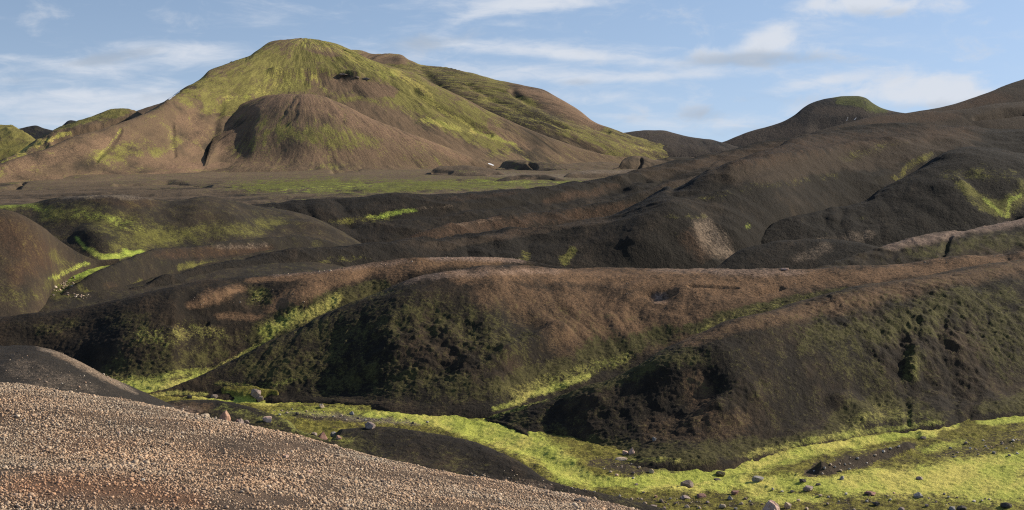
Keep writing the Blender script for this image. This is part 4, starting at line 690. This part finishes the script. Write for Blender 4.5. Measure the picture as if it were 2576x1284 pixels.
def ground_at(S, U, V):
    """the seen ground point of a sheet nearest to survey pixel U, V"""
    n = S.U.shape[0]
    d = (S.U2 - U) ** 2 + (S.V2 - V) ** 2
    i, j = np.unravel_index(np.argmin(d), d.shape)
    return np.array([S.x[i, j], S.y[i, j], S.z[i, j]])

def rock(S, U, V, w, h, mat, kind, label, name='boulder', cat='boulder', group=None, seed=0, sub=3, dep=.9, mesh=None):
    p = ground_at(S, U, V); k = p[1] / F
    me = mesh or rock_mesh(name, w * k * .9, w * k * dep * .9, h * k * .9, seed or int(U * 7 + V * 13) % 9973, sub, kind)
    if not me.materials: me.materials.append(ROCK[mat])
    ob = bpy.data.objects.new(name, me); COL.objects.link(ob)
    ob.location = p; ob.rotation_euler = (0, 0, random.uniform(-.5, .5))
    ob['label'] = label; ob['category'] = cat
    if group: ob['group'] = group
    return ob

G, FL, MD, RH, CH, BH = SG, SF, SM, SR, SCN, SB
for a in [
    (G, 566, 1058, 36, 30, 'orange', 'pyramid', 'tall pointed orange pink boulder standing on the gravel crest'),
    (G, 596, 1066, 19, 14, 'maroon', 'pyramid', 'small reddish wedge shaped boulder right beside the tall orange one'),
    (G, 606, 1060, 20, 14, 'mauve', 'slab', 'mauve grey slab leaning behind the reddish wedge on the gravel crest'),
    (G, 619, 1070, 20, 15, 'brown', 'block', 'brown grey angular boulder at the end of the crest cluster'),
    (MD, 651, 1056, 21, 15, 'tan', 'block', 'tan blocky boulder beside the flat pink one below the crest'),
    (MD, 674, 1060, 28, 14, 'pink', 'slab', 'flat topped pink boulder on the dark mound by the gravel crest'),
    (MD, 724, 1064, 15, 8, 'orange', 'pyramid', 'small orange stone alone on the dark mound above the moss'),
    (MD, 816, 1079, 36, 20, 'maroon', 'pyramid', 'broad maroon pyramid boulder on the mound edge facing the moss'),
    (MD, 796, 1078, 17, 8, 'mauve', 'slab', 'low mauve stone at the left foot of the maroon pyramid boulder'),
    (MD, 838, 1093, 19, 12, 'grey', 'block', 'pale grey rock on the dark mound above the small orange rock'),
    (MD, 853, 1104, 16, 11, 'orange', 'block', 'small orange rock just below the pale grey rock'),
    (MD, 931, 1077, 34, 17, 'mauve', 'block', 'brown mauve boulder on top of the dark mound in the valley'),
    (G, 517, 1052, 26, 12, 'tan', 'slab', 'half buried tan rock in the gravel left of the tall boulder'),
    (FL, 478, 1004, 14, 8, 'dark', 'block', 'small dark rock in the far left moss of the stream'),
    (FL, 540, 1003, 23, 12, 'brown', 'round', 'dark brown rounded boulder beside the narrow moss stream'),
    (FL, 643, 999, 29, 22, 'mauve', 'block', 'large dark purple boulder at the foot of the mossy hill'),
    (FL, 655, 1006, 20, 14, 'brown', 'block', 'brown boulder resting against the large dark purple one'),
    (FL, 809, 1028, 15, 11, 'tan', 'block', 'tan rock standing in the gravelly moss at mid valley'),
    (FL, 749, 1044, 11, 7, 'dark', 'block', 'little dark stone in the pebbly patch left of the tan rock'),
    (FL, 886, 1042, 16, 9, 'grey', 'block', 'grey stone in the pebbles above the brown mauve boulder'),
    (FL, 1728, 1223, 38, 18, 'brown', 'round', 'speckled brown boulder sitting on the bright moss'),
    (FL, 1907, 1213, 35, 16, 'grey', 'slab', 'sharp edged grey boulder on the bright moss'),
    (FL, 1811, 1196, 27, 12, 'mossy', 'round', 'moss covered dark boulder in the bright stream of moss'),
    (FL, 1802, 1210, 22, 8, 'dark', 'slab', 'flat dark rock under the moss covered boulder'),
    (FL, 1982, 1281, 22, 18, 'tan', 'jagged', 'lumpy tan rock right beside the jagged pink outcrop'),
    (RH, 1564, 1160, 36, 11, 'tan', 'slab', 'long flat tan slab at the foot of the dark hill'),
    (RH, 1590, 1141, 18, 17, 'pink', 'pyramid', 'upright pink shard at the foot of the dark hill'),
    (RH, 1572, 1143, 18, 9, 'pink', 'slab', 'pink slab leaning against the upright shard'),
    (RH, 1645, 1108, 12, 10, 'grey', 'block', 'lone grey block high on the apron of the dark hill'),
    (FL, 1716, 1157, 26, 15, 'tan', 'block', 'big tan block among the stones below the dark hill'),
    (FL, 1749, 1169, 19, 13, 'tan', 'jagged', 'tan knobbly rock just right of the big tan block'),
    (FL, 1639, 1188, 16, 10, 'tan', 'block', 'tan stone at the upper edge of the bright moss'),
    (FL, 1650, 1178, 16, 9, 'dark', 'slab', 'dark stone behind the tan stone at the moss edge'),
    (FL, 1851, 1243, 24, 10, 'maroon', 'slab', 'reddish brown flat rock below the sharp grey boulder'),
    (FL, 1838, 1257, 16, 10, 'grey', 'pyramid', 'grey wedge of stone near the bottom of the moss'),
    (FL, 1765, 1250, 29, 8, 'maroon', 'slab', 'long low reddish slab in the olive moss'),
    (FL, 1722, 1256, 29, 10, 'mauve', 'jagged', 'craggy mauve rock beside the long reddish slab'),
    (FL, 1642, 1283, 27, 14, 'mauve', 'block', 'broad mauve boulder where the gravel meets the moss'),
    (FL, 1729, 1277, 17, 9, 'tan', 'round', 'rounded pale tan stone at the lower moss edge'),
    (FL, 1816, 1277, 21, 10, 'tan', 'slab', 'tan slab left of the jagged pink outcrop'),
    (G, 1462, 1262, 38, 8, 'dark', 'slab', 'long dark slab lying at the end of the gravel'),
    (FL, 2032, 1236, 32, 14, 'mauve', 'jagged', 'double humped grey brown boulder on the lower moss'),
    (FL, 2119, 1207, 15, 11, 'grey', 'block', 'grey stone at the right tip of the dark soil patch'),
    (FL, 2313, 1206, 20, 8, 'mauve', 'round', 'low mauve boulder set in the wide bright moss'),
    (FL, 2310, 1252, 28, 13, 'grey', 'block', 'light grey broken boulder in the olive moss'),
    (FL, 2204, 1270, 23, 10, 'dark', 'block', 'dark grey boulder near the bottom edge under the olive moss'),
    (FL, 2267, 1284, 20, 10, 'mauve', 'round', 'mauve boulder cut by the bottom edge of the picture'),
    (FL, 2531, 1276, 32, 13, 'dark', 'round', 'dark rounded boulder in the lower right corner'),
    (FL, 2419, 1281, 28, 9, 'dark', 'slab', 'dark flat boulder left of the corner boulder'),
    (FL, 2395, 1285, 20, 10, 'grey', 'block', 'grey boulder touching the bottom edge beside the dark flat one'),
    (FL, 2189, 1244, 34, 9, 'maroon', 'jagged', 'brown crumbling rock in the strip of bare soil'),
    (FL, 2020, 1215, 20, 9, 'dark', 'slab', 'dark stone above the double humped boulder'),
    (FL, 2057, 1220, 15, 5, 'dark', 'slab', 'small flat dark stone right of the double humped boulder'),
    (FL, 2034, 1117, 11, 10, 'tan', 'pyramid', 'pointed tan stone at the upper edge of the moss stream'),
    (FL, 2324, 1105, 17, 8, 'brown', 'block', 'brown stone where the dark strip meets the moss stream'),
    (CH, 1972, 680, 22, 6, 'pink', 'slab', 'pinkish slab of rock on the crest of the brown hill'),
]:
    rock(*a)
# dark crags high on the mountain
M2S = [s for s in ALL_SHEETS if s.name == 'mountain'][1]
for U, V, w, h, lab in [(862, 190, 30, 5, 'broad dark crag under the mossy brow of the mountain'), (922, 200, 24, 5, 'dark crag right of the broad one on the brown scree of the mountain'), (897, 196, 12, 4, 'tiny dark crag between the two larger ones on the mountain'),
                      (532, 181, 14, 6, 'dark knob of rock on the left skyline of the mountain'), (582, 160, 12, 6, 'smaller dark knob higher up the left skyline of the mountain')]:
    rock(M2S, U, V, w, h, 'brown', 'jagged', lab, 'crag', 'crag', 'dark crags on the mountain', dep=.6)
# the jagged outcrop at the bottom edge
o = rock(FL, 1936, 1292, 62, 40, 'pink', 'jagged', 'jagged pink rock outcrop breaking through moss at the bottom edge', seed=21, sub=4)
# smaller stones that look alike, patch by patch
WORD = dict(orange='orange', maroon='reddish', grey='grey', tan='tan', brown='brown', mauve='mauve', dark='dark', pale='whitish', mossy='mossy', pink='pink')
def stones(S, pts, mats, label, group, w=(9, 14)):
    pool = {}
    for i, (U, V) in enumerate(pts):
        m = mats[i % len(mats)]; key = (m, i % 3)
        p = ground_at(S, U, V); ww = random.uniform(*w) * .74
        if key not in pool:
            pool[key] = rock_mesh('stone', 1, .85, .55, 300 + len(pool) * 17 + int(U), 2, ('block', 'round', 'slab')[i % 3]); pool[key].materials.append(ROCK[m])
        o = rock(S, U, V, ww, 0, m, 'block', label.format(c=WORD[m]), 'stone', 'stone', group, mesh=pool[key])
        s = ww * p[1] / F; o.scale = (s, s, s * random.uniform(.8, 1.2)); o.rotation_euler = (0, 0, random.uniform(0, 6.28))
stones(FL, [(1763, 1162), (1796, 1157), (1591, 1171), (1605, 1179), (1535, 1189), (1550, 1199), (1594, 1206), (1594, 1191), (1778, 1160), (1660, 1165), (1690, 1168), (1565, 1176), (1628, 1172), (1700, 1180), (1735, 1158)], ['tan', 'pink', 'pale', 'brown'], 'small {c} stone strewn on bare soil below the dark hill', 'small stones below the dark hill')
stones(FL, [(1620, 1242), (1613, 1258), (1686, 1259), (1507, 1248), (1664, 1265), (1601, 1223), (1580, 1262), (1560, 1250), (1650, 1250), (1700, 1270), (1780, 1268), (1866, 1269), (1886, 1262), (1540, 1268), (1590, 1278), (1670, 1280), (1760, 1282), (1850, 1282)], ['mauve', 'tan', 'grey', 'orange', 'brown'], 'small {c} stone in the olive moss next to the gravel slope', 'small stones beside the gravel slope')
stones(FL, [(2048, 1186), (2137, 1183), (2115, 1188), (2223, 1139), (2158, 1154), (2250, 1127), (2240, 1130), (2075, 1180), (2090, 1172), (2180, 1165), (2100, 1176), (2200, 1148), (2262, 1125), (2125, 1170)], ['pale', 'grey', 'tan'], 'small {c} stone on the black soil patch between the moss', 'small stones on the black soil patch', (8, 13))
stones(FL, [(2549, 1112), (2520, 1118), (2480, 1125), (2440, 1130), (2410, 1140), (2500, 1140), (2530, 1130), (2460, 1148), (2400, 1152), (2560, 1142), (2430, 1118), (2390, 1128), (2475, 1110), (2540, 1150)], ['pale', 'mauve', 'grey'], 'small {c} stone on the stony strip at the right edge', 'small stones on the stony strip', (8, 13))
stones(FL, [(1944, 1235), (1966, 1239), (1994, 1239), (2063, 1251), (2085, 1255), (2129, 1247), (2081, 1271), (2148, 1284), (2374, 1244), (2385, 1255), (2355, 1263), (2010, 1262), (2110, 1262), (2240, 1258), (2330, 1275), (2030, 1282), (2180, 1262), (2450, 1262)], ['grey', 'pale', 'mauve', 'tan'], 'small {c} stone in the lower moss among the larger boulders', 'small stones among the lower boulders', (9, 15))
stones(FL, [(705, 1046), (722, 1040), (690, 1036), (735, 1032), (770, 1036), (786, 1044), (840, 1050), (860, 1046), (900, 1054), (920, 1058), (870, 1058), (1040, 1066), (1075, 1064), (960, 1056)], ['grey', 'tan', 'brown'], 'small {c} stone in the pebbly moss behind the dark mound', 'small stones behind the dark mound', (7, 12))
SL = LAYERS
stones(SL['basin'], [(140, 684), (150, 702), (165, 712), (182, 722), (150, 730), (170, 740), (192, 748), (205, 745), (135, 745), (176, 728), (160, 722), (186, 700)], ['pale', 'pink', 'mauve'], '{c} stone in the stony stream bed of the left basin', 'stones in the left basin stream bed', (6, 11))
stones(G, [(130, 1172), (205, 1180), (90, 1165), (560, 1212), (585, 1210), (780, 1190), (965, 1215), (1040, 1245), (420, 1120), (300, 1090), (650, 1262), (880, 1262), (1180, 1238), (1250, 1262), (180, 1262), (60, 1060), (500, 1160), (720, 1150), (1330, 1262), (360, 1210), (850, 1150), (990, 1180)], ['tan', 'pink', 'brown', 'pale'], 'larger {c} stone lying among the gravel of the slope', 'larger stones in the gravel', (11, 20))

# ---- loose pebbles on the valley floor and the crests
def pebbles(name, S, patches, n, med, label, tones=TONES, asp=2.2):
    U, V = S.U2[:-1, :-1], S.V2[:-1, :-1]
    w = np.zeros_like(U)
    for p in patches: w = np.maximum(w, stroke(U, V, p, asp))
    P = bilinear(S, n, w * w)
    size = np.clip(np.exp(RNG.normal(math.log(med), .45, n)), med * .4, med * 3)
    tone = tones[RNG.choice(len(tones), n)] * RNG.uniform(.8, 1.25, (n, 1))
    P[:, 2] += size * .1
    ob = bpy.data.objects.new(name, stones_mesh(name, P, size, tone)); COL.objects.link(ob)
    ob['kind'] = 'stuff'; ob['label'] = label; ob['category'] = 'pebbles'
GT = np.array([(.34, .26, .18), (.25, .19, .14), (.40, .31, .22), (.17, .13, .10), (.32, .21, .14), (.46, .38, .29)])
pebbles('pebbles', FL, [[(700, 1034, 14), (790, 1044, 18), (900, 1056, 16), (1060, 1066, 10)], [(1530, 1180, 20), (1640, 1178, 22), (1780, 1162, 18)], [(1500, 1258, 22), (1700, 1266, 26), (1900, 1272, 20)], [(2060, 1186, 14), (2130, 1170, 22), (2260, 1128, 16)], [(2390, 1140, 20), (2500, 1122, 26), (2590, 1105, 22)], [(2050, 1264, 18), (2300, 1258, 22), (2500, 1262, 16)]], 300, .12, 'loose pebbles scattered over the mossy valley floor', GT)
pebbles('pebbles', MD, [[(1180, 1190, 26), (1280, 1205, 24), (1400, 1225, 20), (1500, 1244, 14)], [(420, 1026, 20), (500, 1030, 14)]], 350, .08, 'loose pebbles on the end of the dark mound', GT)
pebbles('pebbles', CH, [[(1000, 712, 12), (1100, 690, 20), (1300, 684, 20), (1450, 690, 16)], [(1650, 676, 10), (1950, 690, 20), (2200, 676, 16), (2576, 642, 16)], [(1500, 720, 40), (2000, 720, 40)]], 700, .10, 'loose stones along the crest of the brown hill', GT)
pebbles('pebbles', BH, [[(700, 692, 10), (900, 676, 14), (1100, 652, 14), (1300, 652, 12)], [(500, 760, 20), (760, 750, 40)]], 600, .12, 'loose stones along the orange ridge of the left hill', GT)
pebbles('pebbles', SL['basin'], [[(140, 700, 14), (165, 725, 20), (195, 750, 16)]], 220, .32, 'stony bed of the stream in the left basin', GT)
pebbles('pebbles', SS, [[(60, 930, 60), (250, 985, 40)], [(140, 890, 16), (240, 936, 16), (310, 975, 12)]], 350, .035, 'fine pebbles over the black sand shoulder', GT)
